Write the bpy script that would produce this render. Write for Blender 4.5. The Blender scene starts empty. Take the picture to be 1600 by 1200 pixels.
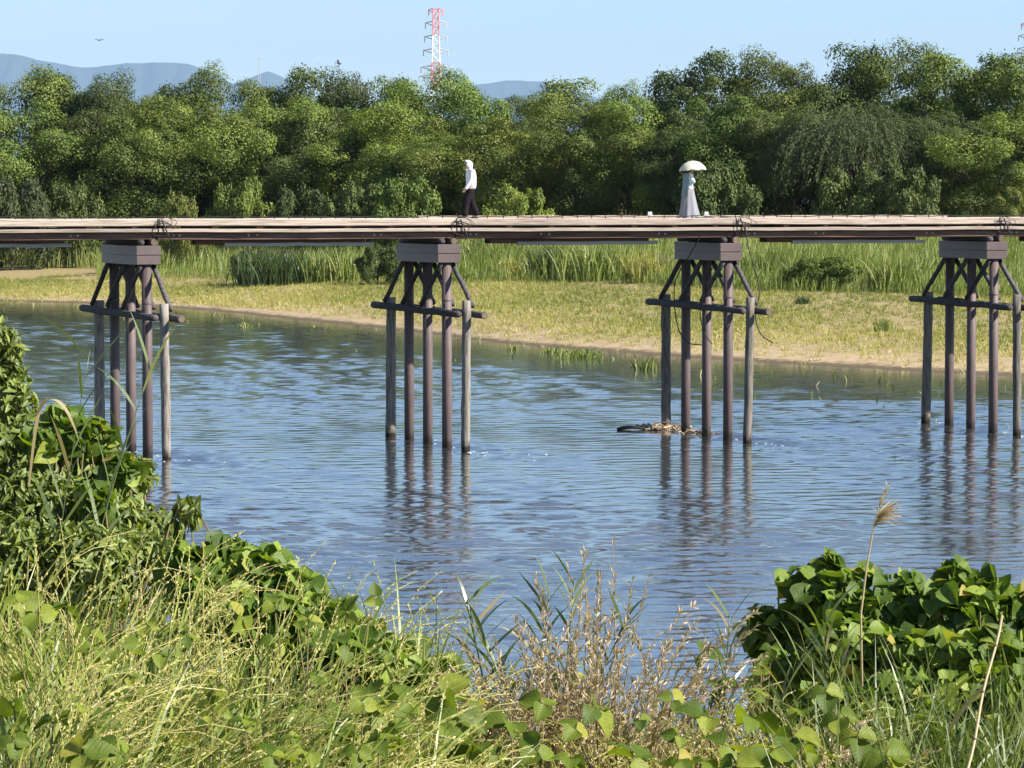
import bpy, math, random
import numpy as np
from mathutils import Vector, Matrix

random.seed(7)
RNG = np.random.default_rng(7)
R = math.radians
scene = bpy.context.scene
COL = scene.collection

# ---------------------------------------------------------------- camera
F_PX = 5333.0            # focal length in photo pixels (1600 wide)
PITCH = math.atan(285.0 / F_PX)
CAM_H = 7.0
cam_data = bpy.data.cameras.new("camera")
cam_data.sensor_width = 36.0
cam_data.lens = F_PX / 1600.0 * 36.0
cam_data.clip_start = 0.2
cam_data.clip_end = 60000.0
cam = bpy.data.objects.new("camera", cam_data)
COL.objects.link(cam)
cam.location = (0, 0, CAM_H)
cam.rotation_euler = (math.pi / 2 - PITCH, 0, 0)
scene.camera = cam

# ---------------------------------------------------------------- sun and sky
SUN_PHI, SUN_EL = R(69), R(38)
SUN = Vector((math.sin(SUN_PHI) * math.cos(SUN_EL), -math.cos(SUN_PHI) * math.cos(SUN_EL), math.sin(SUN_EL)))
world = bpy.data.worlds.new("World")
scene.world = world
world.use_nodes = True
wn = world.node_tree
wn.nodes.clear()
sky = wn.nodes.new("ShaderNodeTexSky")
sky.sky_type = 'NISHITA'
sky.sun_disc = False
sky.sun_elevation = SUN_EL
sky.sun_rotation = math.atan2(SUN.x, SUN.y)
sky.altitude = 0
sky.air_density = 0.8
sky.dust_density = 0.0
sky.ozone_density = 1.8
bg = wn.nodes.new("ShaderNodeBackground")
bg.inputs[1].default_value = 0.08
wo = wn.nodes.new("ShaderNodeOutputWorld")
wn.links.new(sky.outputs[0], bg.inputs[0])
wn.links.new(bg.outputs[0], wo.inputs[0])

sun_data = bpy.data.lights.new("sun", 'SUN')
sun_data.energy = 5.0
sun_data.angle = R(0.5)
sun_data.color = (1.0, 0.94, 0.84)
sun = bpy.data.objects.new("sun", sun_data)
COL.objects.link(sun)
sun.rotation_euler = SUN.to_track_quat('Z', 'Y').to_euler()
sun.location = SUN * 200

vs = scene.view_settings
vs.view_transform = 'Standard'
vs.look = 'None'
vs.exposure = 1.0
vs.gamma = 1.0
scene.cycles.use_denoising = True
scene.cycles.max_bounces = 6
scene.cycles.diffuse_bounces = 2
scene.cycles.glossy_bounces = 3
scene.cycles.transmission_bounces = 3
scene.cycles.caustics_reflective = False
scene.cycles.caustics_refractive = False

# ---------------------------------------------------------------- helpers
def at(px, py, d):
    """world point at forward distance d seen at photo pixel (px, py)"""
    a = (px - 800.0) / F_PX
    b = (600.0 - py) / F_PX
    y = math.cos(PITCH) + b * math.sin(PITCH)
    z = -math.sin(PITCH) + b * math.cos(PITCH)
    k = d / y
    return np.array((a * k, d, CAM_H + z * k))

def tag(o, label=None, cat=None, group=None, kind=None):
    if label: o["label"] = label
    if cat: o["category"] = cat
    if group: o["group"] = group
    if kind: o["kind"] = kind
    return o

def link(o, parent=None):
    COL.objects.link(o)
    if parent is not None:
        o.parent = parent
    return o

def thing(name, loc, label, cat, group=None, rz=0.0):
    o = bpy.data.objects.new(name, None)
    o.empty_display_size = 0.2
    o.location = loc
    o.rotation_euler = (0, 0, rz)
    link(o)
    return tag(o, label, cat, group)

def make_mesh(name, V, F, mat=None, rnd=None, smooth=False, luv=None):
    """V (n,3); F (m,k) array or list of such arrays"""
    V = np.asarray(V, dtype=np.float32)
    Fs = F if isinstance(F, list) else [F]
    Fs = [np.asarray(f, dtype=np.int32) for f in Fs if len(f)]
    me = bpy.data.meshes.new(name)
    nl = sum(f.size for f in Fs)
    npoly = sum(len(f) for f in Fs)
    me.vertices.add(len(V))
    me.vertices.foreach_set("co", V.ravel())
    me.loops.add(nl)
    me.loops.foreach_set("vertex_index", np.concatenate([f.ravel() for f in Fs]))
    me.polygons.add(npoly)
    starts, tot, o = [], [], 0
    for f in Fs:
        k = f.shape[1]
        starts.append(o + np.arange(len(f), dtype=np.int32) * k)
        o += f.size
    me.polygons.foreach_set("loop_start", np.concatenate(starts).astype(np.int32))
    me.polygons.foreach_set("use_smooth", np.full(npoly, bool(smooth)))
    if rnd is not None:
        a = me.attributes.new("rnd", 'FLOAT', 'POINT')
        a.data.foreach_set("value", np.asarray(rnd, dtype=np.float32))
    if luv is not None:
        a = me.attributes.new("luv", 'FLOAT_VECTOR', 'POINT')
        a.data.foreach_set("vector", np.asarray(luv, dtype=np.float32).ravel())
    me.update(calc_edges=True)
    me.validate()
    if mat: me.materials.append(mat)
    return me

def obj(name, V, F, mat, parent=None, rnd=None, smooth=False, local=False, luv=None):
    """one mesh object; world verts are shifted into the parent's (unrotated) frame"""
    V = np.asarray(V, dtype=np.float64)
    if parent is not None and not local:
        V = V - np.array(parent.location)
    o = bpy.data.objects.new(name, make_mesh(name, V, F, mat, rnd, smooth, luv))
    return link(o, parent)

class MB:
    """collects shapes into one mesh"""
    def __init__(self):
        self.V, self.F3, self.F4, self.n = [], [], [], 0
        self.Rn = []
    def add(self, V, F, rnd=0.0):
        V = np.asarray(V, dtype=np.float64); F = np.asarray(F, dtype=np.int64)
        if len(V) == 0: return
        self.V.append(V)
        (self.F4 if F.shape[1] == 4 else self.F3).append(F + self.n)
        self.Rn.append(np.broadcast_to(np.asarray(rnd, dtype=np.float64), (len(V),)))
        self.n += len(V)
    def build(self, name, mat, parent=None, smooth=False, local=False):
        fs = []
        if self.F3: fs.append(np.concatenate(self.F3))
        if self.F4: fs.append(np.concatenate(self.F4))
        return obj(name, np.concatenate(self.V), fs, mat, parent, np.concatenate(self.Rn), smooth, local)

def box(c, sx, sy, sz, ax=None, bevel=0.0):
    """box centred at c; ax = 3x3 matrix with axis columns; chamfered along the long edges"""
    c = np.asarray(c, float)
    hx, hy, hz = sx / 2, sy / 2, sz / 2
    b = min(bevel, hy * .45, hz * .45)
    if b <= 0:
        ring = [(-hy, -hz), (hy, -hz), (hy, hz), (-hy, hz)]
    else:
        ring = [(-hy + b, -hz), (hy - b, -hz), (hy, -hz + b), (hy, hz - b), (hy - b, hz), (-hy + b, hz), (-hy, hz - b), (-hy, -hz + b)]
    n = len(ring)
    V = [(-hx, y, z) for y, z in ring] + [(hx, y, z) for y, z in ring] + [(-hx, 0, 0), (hx, 0, 0)]
    V = np.array(V)
    F = []
    for i in range(n):
        j = (i + 1) % n
        F.append((i, j, n + j)); F.append((i, n + j, n + i))
        F.append((2 * n, j, i)); F.append((2 * n + 1, n + i, n + j))
    if ax is not None:
        V = V @ np.asarray(ax).T
    return V + c, np.array(F)

def tube(P, r, sides=8, cap=True):
    """tapered tube along polyline P (k,3) with radii r"""
    P = np.asarray(P, float); k = len(P)
    r = np.broadcast_to(np.asarray(r, float), (k,))
    T = np.gradient(P, axis=0)
    T /= np.linalg.norm(T, axis=1, keepdims=True) + 1e-12
    ref = np.array((0, 0, 1.0)) if abs(T[0, 2]) < .9 else np.array((1.0, 0, 0))
    A = np.cross(T, ref); A /= np.linalg.norm(A, axis=1, keepdims=True) + 1e-12
    B = np.cross(T, A)
    th = np.arange(sides) * 2 * math.pi / sides
    V = P[:, None, :] + r[:, None, None] * (np.cos(th)[None, :, None] * A[:, None, :] + np.sin(th)[None, :, None] * B[:, None, :])
    V = V.reshape(-1, 3)
    F = []
    for i in range(k - 1):
        for j in range(sides):
            a, b_ = i * sides + j, i * sides + (j + 1) % sides
            F.append((a, b_, b_ + sides)); F.append((a, b_ + sides, a + sides))
    if cap:
        V = np.concatenate([V, P[:1], P[-1:]])
        n0 = k * sides
        for j in range(sides):
            j2 = (j + 1) % sides
            F.append((n0, j2, j)); F.append((n0 + 1, (k - 1) * sides + j, (k - 1) * sides + j2))
    return V, np.array(F)

def unit(a):
    return a / (np.linalg.norm(a, axis=-1, keepdims=True) + 1e-12)

def frames(D, Nn):
    """rotation matrices with columns x, y=D (length), z~Nn"""
    y = unit(D)
    x = unit(np.cross(y, Nn))
    z = np.cross(x, y)
    return np.stack([x, y, z], axis=-1)

def scatter(TV, TF, pos, rot, scl):
    """copies of a template merged; returns V, F, index of copy per vertex"""
    n, k = len(pos), len(TV)
    scl = np.asarray(scl, float)
    if scl.ndim == 0: scl = np.full(n, float(scl))
    S = TV[None] * (scl[:, None, None] if scl.ndim == 1 else scl[:, None, :])
    V = np.einsum('nij,nkj->nki', rot, S) + pos[:, None, :]
    F = TF[None] + (np.arange(n) * k)[:, None, None]
    return V.reshape(-1, 3), F.reshape(-1, TF.shape[1]), np.repeat(np.arange(n), k)

def curves(base, L, az, a0, a1, p, K):
    """stems starting at tilt a0 from vertical and bending by a1 along their length"""
    N = len(base)
    t = (np.arange(K) + .5) / K
    ang = a0[:, None] + a1[:, None] * t[None] ** np.reshape(p, (-1, 1))
    st = L[:, None] / K
    dx = np.sin(ang) * st
    dz = np.cos(ang) * st
    X = np.concatenate([np.zeros((N, 1)), np.cumsum(dx, 1)], 1)
    Z = np.concatenate([np.zeros((N, 1)), np.cumsum(dz, 1)], 1)
    return np.stack([base[:, :1] + X * np.cos(az)[:, None], base[:, 1:2] + X * np.sin(az)[:, None], base[:, 2:3] + Z], -1)

def blades(P, width, twist=None, prof=None):
    """flat ribbons along curves P (N,K+1,3)"""
    N, K1, _ = P.shape
    if twist is None: twist = RNG.uniform(0, math.pi, N)
    T = unit(np.gradient(P, axis=1))
    side = np.stack([np.cos(twist), np.sin(twist), np.zeros(N)], -1)[:, None, :]
    W = unit(side - T * np.sum(side * T, -1, keepdims=True))
    t = np.linspace(0, 1, K1)
    if prof is None: prof = np.minimum(1, (1 - t) * 2.2 + 0.04) * np.minimum(1, .55 + t * 2)
    w = np.reshape(width, (-1, 1, 1)) * prof[None, :, None] * .5
    V = np.stack([P - W * w, P + W * w], 2).reshape(-1, 3)
    i = np.arange(K1 - 1) * 2
    f = np.stack([i, i + 1, i + 3, i + 2], -1)
    F = (f[None] + (np.arange(N) * K1 * 2)[:, None, None]).reshape(-1, 4)
    return V, F, np.repeat(np.arange(N), K1 * 2)

def stems3(P, rad):
    """three-sided stems along curves"""
    N, K1, _ = P.shape
    T = unit(np.gradient(P, axis=1))
    ref = np.array((.3, .9, .1))
    A = unit(np.cross(T, ref)); B = np.cross(T, A)
    V = []
    rr = np.reshape(rad, (-1, 1, 1)) * np.linspace(1, .6, K1)[None, :, None]
    for k in range(3):
        a = k * 2 * math.pi / 3
        V.append(P + rr * (math.cos(a) * A + math.sin(a) * B))
    V = np.stack(V, 2).reshape(-1, 3)
    f = []
    for i in range(K1 - 1):
        for k in range(3):
            a, b_ = i * 3 + k, i * 3 + (k + 1) % 3
            f.append((a, b_, b_ + 3, a + 3))
    F = (np.array(f)[None] + (np.arange(N) * K1 * 3)[:, None, None]).reshape(-1, 4)
    return V, F, np.repeat(np.arange(N), K1 * 3)

# ---------------------------------------------------------------- materials
def new_mat(name):
    m = bpy.data.materials.new(name)
    m.use_nodes = True
    nt = m.node_tree
    nt.nodes.clear()
    out = nt.nodes.new("ShaderNodeOutputMaterial")
    return m, nt, out

def N(nt, typ, **kw):
    n = nt.nodes.new(typ)
    for k, v in kw.items():
        setattr(n, k, v)
    return n

def ramp(nt, fac, stops):
    r = nt.nodes.new("ShaderNodeValToRGB")
    els = r.color_ramp.elements
    while len(els) < len(stops): els.new(0.5)
    for e, (p, c) in zip(els, stops):
        e.position = p
        e.color = (*c, 1)
    nt.links.new(fac, r.inputs[0])
    return r.outputs[0]

def noise(nt, scale, detail=4, rough=.55, vec=None, stretch=None):
    n = nt.nodes.new("ShaderNodeTexNoise")
    n.inputs["Scale"].default_value = scale
    n.inputs["Detail"].default_value = detail
    n.inputs["Roughness"].default_value = rough
    if vec is None:
        vec = nt.nodes.new("ShaderNodeTexCoord").outputs["Object"]
    if stretch:
        mp = nt.nodes.new("ShaderNodeMapping")
        mp.inputs["Scale"].default_value = stretch
        nt.links.new(vec, mp.inputs[0]); vec = mp.outputs[0]
    nt.links.new(vec, n.inputs["Vector"])
    return n.outputs["Fac"]

def bump(nt, h, strength=.5, dist=.02):
    b = nt.nodes.new("ShaderNodeBump")
    b.inputs["Strength"].default_value = strength
    b.inputs["Distance"].default_value = dist
    nt.links.new(h, b.inputs["Height"])
    return b.outputs[0]

def math_n(nt, op, a, b=None):
    m = nt.nodes.new("ShaderNodeMath"); m.operation = op
    for i, v in enumerate((a, b)):
        if v is None: continue
        if isinstance(v, (int, float)): m.inputs[i].default_value = v
        else: nt.links.new(v, m.inputs[i])
    return m.outputs[0]

def leaf_mat(name, stops, trans=.35, gloss=.06, rough=.45, obj_var=0.0, trans_tint=(1.15, 1.25, .45), by_object=True, veins=False):
    """thin leaf: diffuse + translucent + a little sheen; colour varies leaf by leaf"""
    m, nt, out = new_mat(name)
    at_ = N(nt, "ShaderNodeAttribute", attribute_name="rnd")
    oi = N(nt, "ShaderNodeObjectInfo")
    s = math_n(nt, 'ADD', at_.outputs["Fac"], oi.outputs["Random"]) if by_object else at_.outputs["Fac"]
    fr = math_n(nt, 'FRACT', s) if by_object else s
    c = ramp(nt, fr, stops)
    if obj_var:
        hs = N(nt, "ShaderNodeHueSaturation")
        h = math_n(nt, 'ADD', math_n(nt, 'MULTIPLY', oi.outputs["Random"], obj_var), .5 - obj_var / 2)
        nt.links.new(h, hs.inputs["Hue"])
        v = math_n(nt, 'ADD', math_n(nt, 'MULTIPLY', math_n(nt, 'FRACT', math_n(nt, 'MULTIPLY', oi.outputs["Random"], 7.3)), .5), .75)
        nt.links.new(v, hs.inputs["Value"])
        nt.links.new(c, hs.inputs["Color"]); c = hs.outputs[0]
    nrm = None
    if veins:
        la = N(nt, "ShaderNodeAttribute", attribute_name="luv")
        sp = N(nt, "ShaderNodeSeparateXYZ"); nt.links.new(la.outputs["Vector"], sp.inputs[0])
        ax_ = math_n(nt, 'ABSOLUTE', sp.outputs["X"])
        ph = math_n(nt, 'MULTIPLY', math_n(nt, 'SUBTRACT', sp.outputs["Y"], math_n(nt, 'MULTIPLY', ax_, .9)), 21.0)
        side = math_n(nt, 'POWER', math_n(nt, 'ABSOLUTE', math_n(nt, 'SINE', ph)), .5)
        mid = math_n(nt, 'MINIMUM', math_n(nt, 'MULTIPLY', ax_, 30.0), 1.0)
        vein = math_n(nt, 'MULTIPLY', side, mid)
        blot = noise(nt, 5, 3, .6, la.outputs["Vector"])
        fac = math_n(nt, 'MULTIPLY', math_n(nt, 'SUBTRACT', 1.0, vein), .10)
        mv = N(nt, "ShaderNodeMix", data_type='RGBA')
        nt.links.new(fac, mv.inputs[0]); nt.links.new(c, mv.inputs[6]); mv.inputs[7].default_value = (.30, .34, .10, 1)
        hb = N(nt, "ShaderNodeHueSaturation"); nt.links.new(mv.outputs[2], hb.inputs["Color"])
        nt.links.new(math_n(nt, 'ADD', math_n(nt, 'MULTIPLY', blot, .9), .55), hb.inputs["Value"])
        c = hb.outputs[0]
        nrm = bump(nt, vein, .22, .003)
    d = N(nt, "ShaderNodeBsdfDiffuse"); nt.links.new(c, d.inputs[0])
    t = N(nt, "ShaderNodeBsdfTranslucent")
    if nrm is not None: nt.links.new(nrm, d.inputs["Normal"])
    mx = N(nt, "ShaderNodeMix", data_type='RGBA', blend_type='MULTIPLY')
    mx.inputs[0].default_value = 1
    nt.links.new(c, mx.inputs[6]); mx.inputs[7].default_value = (*trans_tint, 1)
    nt.links.new(mx.outputs[2], t.inputs[0])
    a = N(nt, "ShaderNodeMixShader"); a.inputs[0].default_value = trans
    nt.links.new(d.outputs[0], a.inputs[1]); nt.links.new(t.outputs[0], a.inputs[2])
    g = N(nt, "ShaderNodeBsdfGlossy"); g.inputs["Roughness"].default_value = rough
    if nrm is not None: nt.links.new(nrm, g.inputs['Normal'])
    b = N(nt, "ShaderNodeMixShader"); b.inputs[0].default_value = gloss
    nt.links.new(a.outputs[0], b.inputs[1]); nt.links.new(g.outputs[0], b.inputs[2])
    nt.links.new(b.outputs[0], out.inputs[0])
    return m

def pbr(name, colour, rough=.7, var=.25, scale=6, stretch=None, bmp=.3, bdist=.01, spec=.3, metal=0.0, dark=None, detail=5, foot=None):
    """painted / timber / stone surface with streaky variation and fine relief"""
    m, nt, out = new_mat(name)
    p = N(nt, "ShaderNodeBsdfPrincipled")
    oi = N(nt, "ShaderNodeObjectInfo")
    tc = N(nt, "ShaderNodeTexCoord")
    off = N(nt, "ShaderNodeVectorMath", operation='ADD')
    sc_ = N(nt, "ShaderNodeVectorMath", operation='SCALE')
    sc_.inputs[0].default_value = (13.1, 7.7, 5.3)
    nt.links.new(oi.outputs["Random"], sc_.inputs["Scale"])
    nt.links.new(tc.outputs["Object"], off.inputs[0]); nt.links.new(sc_.outputs[0], off.inputs[1])
    f = noise(nt, scale, detail, .6, off.outputs[0], stretch)
    c = np.array(colour)
    lo = np.array(dark) if dark is not None else c * (1 - var * 1.3)
    col = ramp(nt, f, [(.28, tuple(lo)), (.52, tuple(c)), (.75, tuple(np.minimum(c * (1 + var * .6), .92)))])
    hs = N(nt, "ShaderNodeHueSaturation")
    nt.links.new(math_n(nt, 'ADD', math_n(nt, 'MULTIPLY', oi.outputs["Random"], var), 1 - var / 2), hs.inputs["Value"])
    nt.links.new(col, hs.inputs["Color"])
    colour_out = hs.outputs[0]
    if foot is not None:      # wet stain and scum line round the foot, ragged upper edge
        ge = N(nt, "ShaderNodeNewGeometry"); sz_ = N(nt, "ShaderNodeSeparateXYZ"); nt.links.new(ge.outputs["Position"], sz_.inputs[0])
        rag = noise(nt, 9, 3, .6, ge.outputs["Position"])
        zz = math_n(nt, 'ADD', sz_.outputs["Z"], math_n(nt, 'MULTIPLY', math_n(nt, 'SUBTRACT', rag, .5), .5))
        fm = ramp(nt, zz, [(.10, (1, 1, 1)), (.34, (0, 0, 0))])
        mf = N(nt, "ShaderNodeMix", data_type='RGBA'); nt.links.new(fm, mf.inputs[0]); nt.links.new(colour_out, mf.inputs[6]); mf.inputs[7].default_value = (*foot, 1)
        colour_out = mf.outputs[2]
    nt.links.new(colour_out, p.inputs["Base Color"])
    p.inputs["Roughness"].default_value = rough
    p.inputs["Metallic"].default_value = metal
    p.inputs["Specular IOR Level"].default_value = spec
    if bmp:
        nt.links.new(bump(nt, f, bmp, bdist), p.inputs["Normal"])
    nt.links.new(p.outputs[0], out.inputs[0])
    return m

M = {}
M['deck'] = pbr('weathered_pale_timber', (.40, .335, .28), .85, .4, 5, (.25, 6, 6), .5, .012, .15, dark=(.17, .13, .10))
M['girder'] = pbr('red_brown_timber', (.16, .10, .078), .85, .45, 4, (.3, 5, 5), .5, .012, .15, dark=(.05, .028, .022))
M['pale_board'] = pbr('bleached_board', (.50, .47, .43), .85, .3, 5, (.25, 6, 6), .4, .01, .15)
M['pile'] = pbr('brown_mauve_paint', (.130, .096, .094), .55, .22, 3, (2.5, 2.5, .5), .15, .006, .3, foot=(.035, .028, .022))
M['cap'] = pbr('brown_mauve_steel_paint', (.12, .09, .088), .5, .12, 2.5, None, .1, .006, .35)
M['post'] = pbr('weathered_grey_post', (.25, .225, .195), .9, .5, 6, (3, 3, .3), .6, .02, .1, dark=(.065, .054, .046), foot=(.03, .024, .018))
M['log'] = pbr('dark_weathered_log', (.105, .098, .10), .9, .5, 5, (3, 3, 3), .6, .02, .1, dark=(.04, .033, .03))
M['log_end'] = pbr('cut_log_end', (.19, .14, .105), .9, .3, 8, None, .4, .01, .1)
M['wire'] = pbr('dark_wire_rope', (.025, .022, .022), .6, .2, 20, None, 0, .01, .3)
M['white_box'] = pbr('white_plastic', (.78, .78, .76), .5, .05, 3, None, 0)
M['drift'] = pbr('wet_driftwood', (.03, .024, .02), .6, .4, 8, (1, 4, 4), .4, .01, .3)
M['debris'] = pbr('bleached_debris', (.31, .24, .17), .9, .6, 9, None, .4, .01, .1, dark=(.12, .07, .045))
M['bark'] = pbr('tree_bark', (.10, .075, .055), .95, .4, 5, (3, 3, .6), .6, .03, .1)
M['foam'] = pbr('foam', (.75, .75, .74), .8, .15, 20, None, 0)

# ---------------------------------------------------------------- terrain
WL = [(0, 470), (150, 474), (300, 482), (450, 497), (590, 512), (740, 530), (900, 545), (1080, 560), (1200, 567), (1400, 577), (1600, 587)]
_wl = []
for px, py in WL:
    d = CAM_H / math.tan(math.atan((py - 600) / F_PX) + PITCH)
    _wl.append(((px - 800) / F_PX * d, d))
_wl = [(-400, 900), (-90, 335)] + _wl + [(60, 118), (300, 90)]
WX, WY = np.array([p[0] for p in _wl]), np.array([p[1] for p in _wl])

def vnoise(x, y, seed=0):
    """cheap smooth noise from summed sines"""
    r = np.random.default_rng(seed)
    z = 0
    for k in range(6):
        a = r.uniform(0, 2 * math.pi); fq = r.uniform(.5, 1.8); ph = r.uniform(0, 6.3)
        z = z + np.sin((x * math.cos(a) + y * math.sin(a)) * fq + ph)
    return z / 6

def yw(X):
    return np.interp(X, WX, WY) + 1.3 * vnoise(X * .45, X * 0, 3) + .9 * vnoise(X * 1.6, X * 0, 4) + .5 * vnoise(X * 4.1, X * 0, 8)

def ground(X, Y):
    X = np.asarray(X, float); Y = np.asarray(Y, float)
    s = Y - yw(X)
    far = np.interp(s, [-60, -20, 0, 2.5, 12, 45, 80, 110, 150, 400, 30000], [-1.5, -1.3, 0, .22, .45, .95, 1.5, 2.9, 4.2, 4.6, 5.0])
    far = far + np.where(s > 1, .12 * vnoise(X * .3, Y * .12, 5) * np.clip(s / 10, 0, 1), 0)
    near = CAM_H - np.interp(Y, [-40, 0, 5, 8, 13, 16, 20, 25, 31, 36], [1.2, 1.6, 1.95, 2.2, 2.3, 2.8, 3.8, 5.2, 7.4, 8.5])
    near = near + np.clip(-X, 0, 3) * .06 + .05 * vnoise(X * 2, Y * 2, 6)
    return np.where(Y < 40, near, far)

ys = np.unique(np.concatenate([np.linspace(-30, 40, 71), np.linspace(40, 120, 41), np.linspace(120, 330, 211), np.linspace(330, 500, 41), np.geomspace(500, 56000, 34)]))
ts = np.linspace(-1, 1, 121)
GX = ts[None, :] * (40 + .42 * np.maximum(ys, 0))[:, None]
GY = np.repeat(ys[:, None], len(ts), 1)
GZ = ground(GX, GY)
V = np.stack([GX, GY, GZ], -1).reshape(-1, 3)
nr, nc = GX.shape
ii = (np.arange(nr - 1)[:, None] * nc + np.arange(nc - 1)[None]).ravel()
F = np.stack([ii, ii + 1, ii + nc + 1, ii + nc], -1)
m, nt, out = new_mat('sandy_ground')
p = N(nt, "ShaderNodeBsdfPrincipled")
geo = N(nt, "ShaderNodeNewGeometry")
f1 = noise(nt, .12, 5, .6, geo.outputs["Position"])
f2 = noise(nt, 2.2, 4, .6, geo.outputs["Position"])
sand = ramp(nt, f2, [(.3, (.30, .22, .13)), (.7, (.48, .37, .235))])
soil = ramp(nt, f2, [(.3, (.22, .17, .075)), (.7, (.38, .30, .155))])
sep = N(nt, "ShaderNodeSeparateXYZ"); nt.links.new(geo.outputs["Position"], sep.inputs[0])
hz = math_n(nt, 'ADD', sep.outputs["Z"], math_n(nt, 'MULTIPLY', math_n(nt, 'SUBTRACT', f1, .5), 1.1))
mask = ramp(nt, hz, [(.22, (0, 0, 0)), (.42, (1, 1, 1))])
mx = N(nt, "ShaderNodeMix", data_type='RGBA')
nt.links.new(mask, mx.inputs[0]); nt.links.new(sand, mx.inputs[6]); nt.links.new(soil, mx.inputs[7])
wet = ramp(nt, math_n(nt, 'ADD', sep.outputs["Z"], math_n(nt, 'MULTIPLY', math_n(nt, 'SUBTRACT', f2, .5), .16)), [(.06, (1, 1, 1)), (.14, (0, 0, 0))])
mw_ = N(nt, "ShaderNodeMix", data_type='RGBA')
nt.links.new(wet, mw_.inputs[0]); nt.links.new(mx.outputs[2], mw_.inputs[6]); mw_.inputs[7].default_value = (.13, .10, .062, 1)   # wet sand at the margin
nt.links.new(mw_.outputs[2], p.inputs["Base Color"])
p.inputs["Roughness"].default_value = .95
p.inputs["Specular IOR Level"].default_value = .1
nt.links.new(bump(nt, f2, .6, .06), p.inputs["Normal"])
nt.links.new(p.outputs[0], out.inputs[0])
M['ground'] = m
tag(obj('ground', V, F, m, None, smooth=True), kind='structure')

# ---------------------------------------------------------------- bridge layout
TH = R(20.7)
D1 = 92.3
SPAN = .09435 * D1
TD = np.array((math.cos(TH), math.sin(TH), 0))       # along the bridge, to the right
ND = np.array((math.sin(TH), -math.cos(TH), 0))      # across it, towards the camera
UP = np.array((0, 0, 1.0))
P0 = np.array(((256 - 800) / F_PX * D1, D1, 0)) - ND * 3.3
AX = np.stack([TD, -ND, UP], 1)                      # local x along, y away from camera

def B(s, u, z):
    """bridge point: s metres along from the left pier, u metres towards the camera"""
    return P0 + TD * s + ND * u + UP * z

YAW = [R(-1.5), 0.0, R(1.6), R(4.4)]                  # the piers do not stand quite parallel
def BP(i, ds, u, z):
    """point of pier i: ds along the bridge from its axis, u towards the camera"""
    th = TH - YAW[i]
    return B(i * SPAN, 3.3, z) + np.array((math.sin(th), -math.cos(th), 0)) * (u - 3.3) + np.array((math.cos(th), math.sin(th), 0)) * ds

def s_at_px(px, u):
    """distance along the bridge whose point at offset u is seen at photo column px"""
    lo, hi = -30.0, 60.0
    for _ in range(50):
        mid = (lo + hi) / 2
        q = B(mid, u, 6)
        if 800 + q[0] / q[1] * F_PX < px: lo = mid
        else: hi = mid
    return lo

# ---------------------------------------------------------------- water
m, nt, out = new_mat('river_water')
p = N(nt, "ShaderNodeBsdfPrincipled")
geo = N(nt, "ShaderNodeNewGeometry")
w3 = noise(nt, 5.0, 3, .6, geo.outputs["Position"])
wb = bump(nt, w3, 1.0, .004)
nt.links.new(wb, p.inputs["Normal"])
murk = ramp(nt, noise(nt, .09, 3, .5, geo.outputs["Position"]), [(.3, (.040, .041, .040)), (.7, (.064, .061, .056))])
nt.links.new(murk, p.inputs["Base Color"])
p.inputs["Roughness"].default_value = .10
p.inputs["IOR"].default_value = 1.5
p.inputs["Specular IOR Level"].default_value = .5
gl = N(nt, "ShaderNodeBsdfGlossy"); gl.inputs["Roughness"].default_value = .08; gl.inputs["Color"].default_value = (.95, .97, 1, 1)
nt.links.new(wb, gl.inputs["Normal"])
wm = N(nt, "ShaderNodeMixShader"); wm.inputs[0].default_value = .42
nt.links.new(p.outputs[0], wm.inputs[1]); nt.links.new(gl.outputs[0], wm.inputs[2])
nt.links.new(wm.outputs[0], out.inputs[0])
M['water'] = m
def grid_faces(nr, nc):
    ii = (np.arange(nr - 1)[:, None] * nc + np.arange(nc - 1)[None]).ravel()
    return np.stack([ii, ii + 1, ii + nc + 1, ii + nc], -1)
def waves(X, Y):
    """short wind chop and current ripples, real height"""
    r = np.random.default_rng(17)
    Z = np.zeros_like(X)
    amp = .55 + .6 * vnoise(X * .16, Y * .07, 51) + .25 * vnoise(X * .5, Y * .3, 52)
    turb = np.zeros_like(X)
    for i in range(4):
        for u0 in (3.3, 1.65, 0, -1.65, -3.3):
            c = BP(i, 0, u0, 0)
            dx, dy = X - c[0], Y - c[1]
            al = dx * ND[0] + dy * ND[1]; ac = dx * TD[0] + dy * TD[1]
            turb += np.exp(-((al - 1.6) / 2.4) ** 2 - ((ac - .6) / (.8 + .35 * np.clip(al, 0, 6))) ** 2) * .45
    shore = np.clip((yw(X) - Y) / 30, .12, 1)
    amp = np.clip(amp + np.clip(turb, 0, 1.0), .2, 1.9) * shore
    wind = -1.45
    for k in range(64):
        lam = .33 * (1.25 / .33) ** r.random()
        a = wind + r.normal(0, .36)
        kk = 2 * math.pi / lam
        slope = .024
        ph = r.uniform(0, 6.3)
        wob = .8 * np.sin(X * r.uniform(.1, .5) + Y * r.uniform(.05, .3) + r.uniform(0, 6.3))
        Z += slope / kk * np.sin(kk * (X * math.cos(a) + Y * math.sin(a)) + ph + wob)
    return Z * amp
wys = np.concatenate([np.arange(44, 120, .165), np.arange(120, 250, .32)])
wts = np.linspace(-1, 1, 270)
WXg = wts[None, :] * (3 + .185 * wys)[:, None]
WYg = np.repeat(wys[:, None], len(wts), 1)
WZg = waves(WXg, WYg)
edge = np.clip((1 - np.abs(wts)) * 30, 0, 1)[None] * np.clip((wys - 44) / 3, 0, 1)[:, None] * np.clip((250 - wys) / 5, 0, 1)[:, None]
Vw = [np.stack([WXg, WYg, WZg * edge], -1).reshape(-1, 3)]
Fw = [grid_faces(*WXg.shape)]
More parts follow.
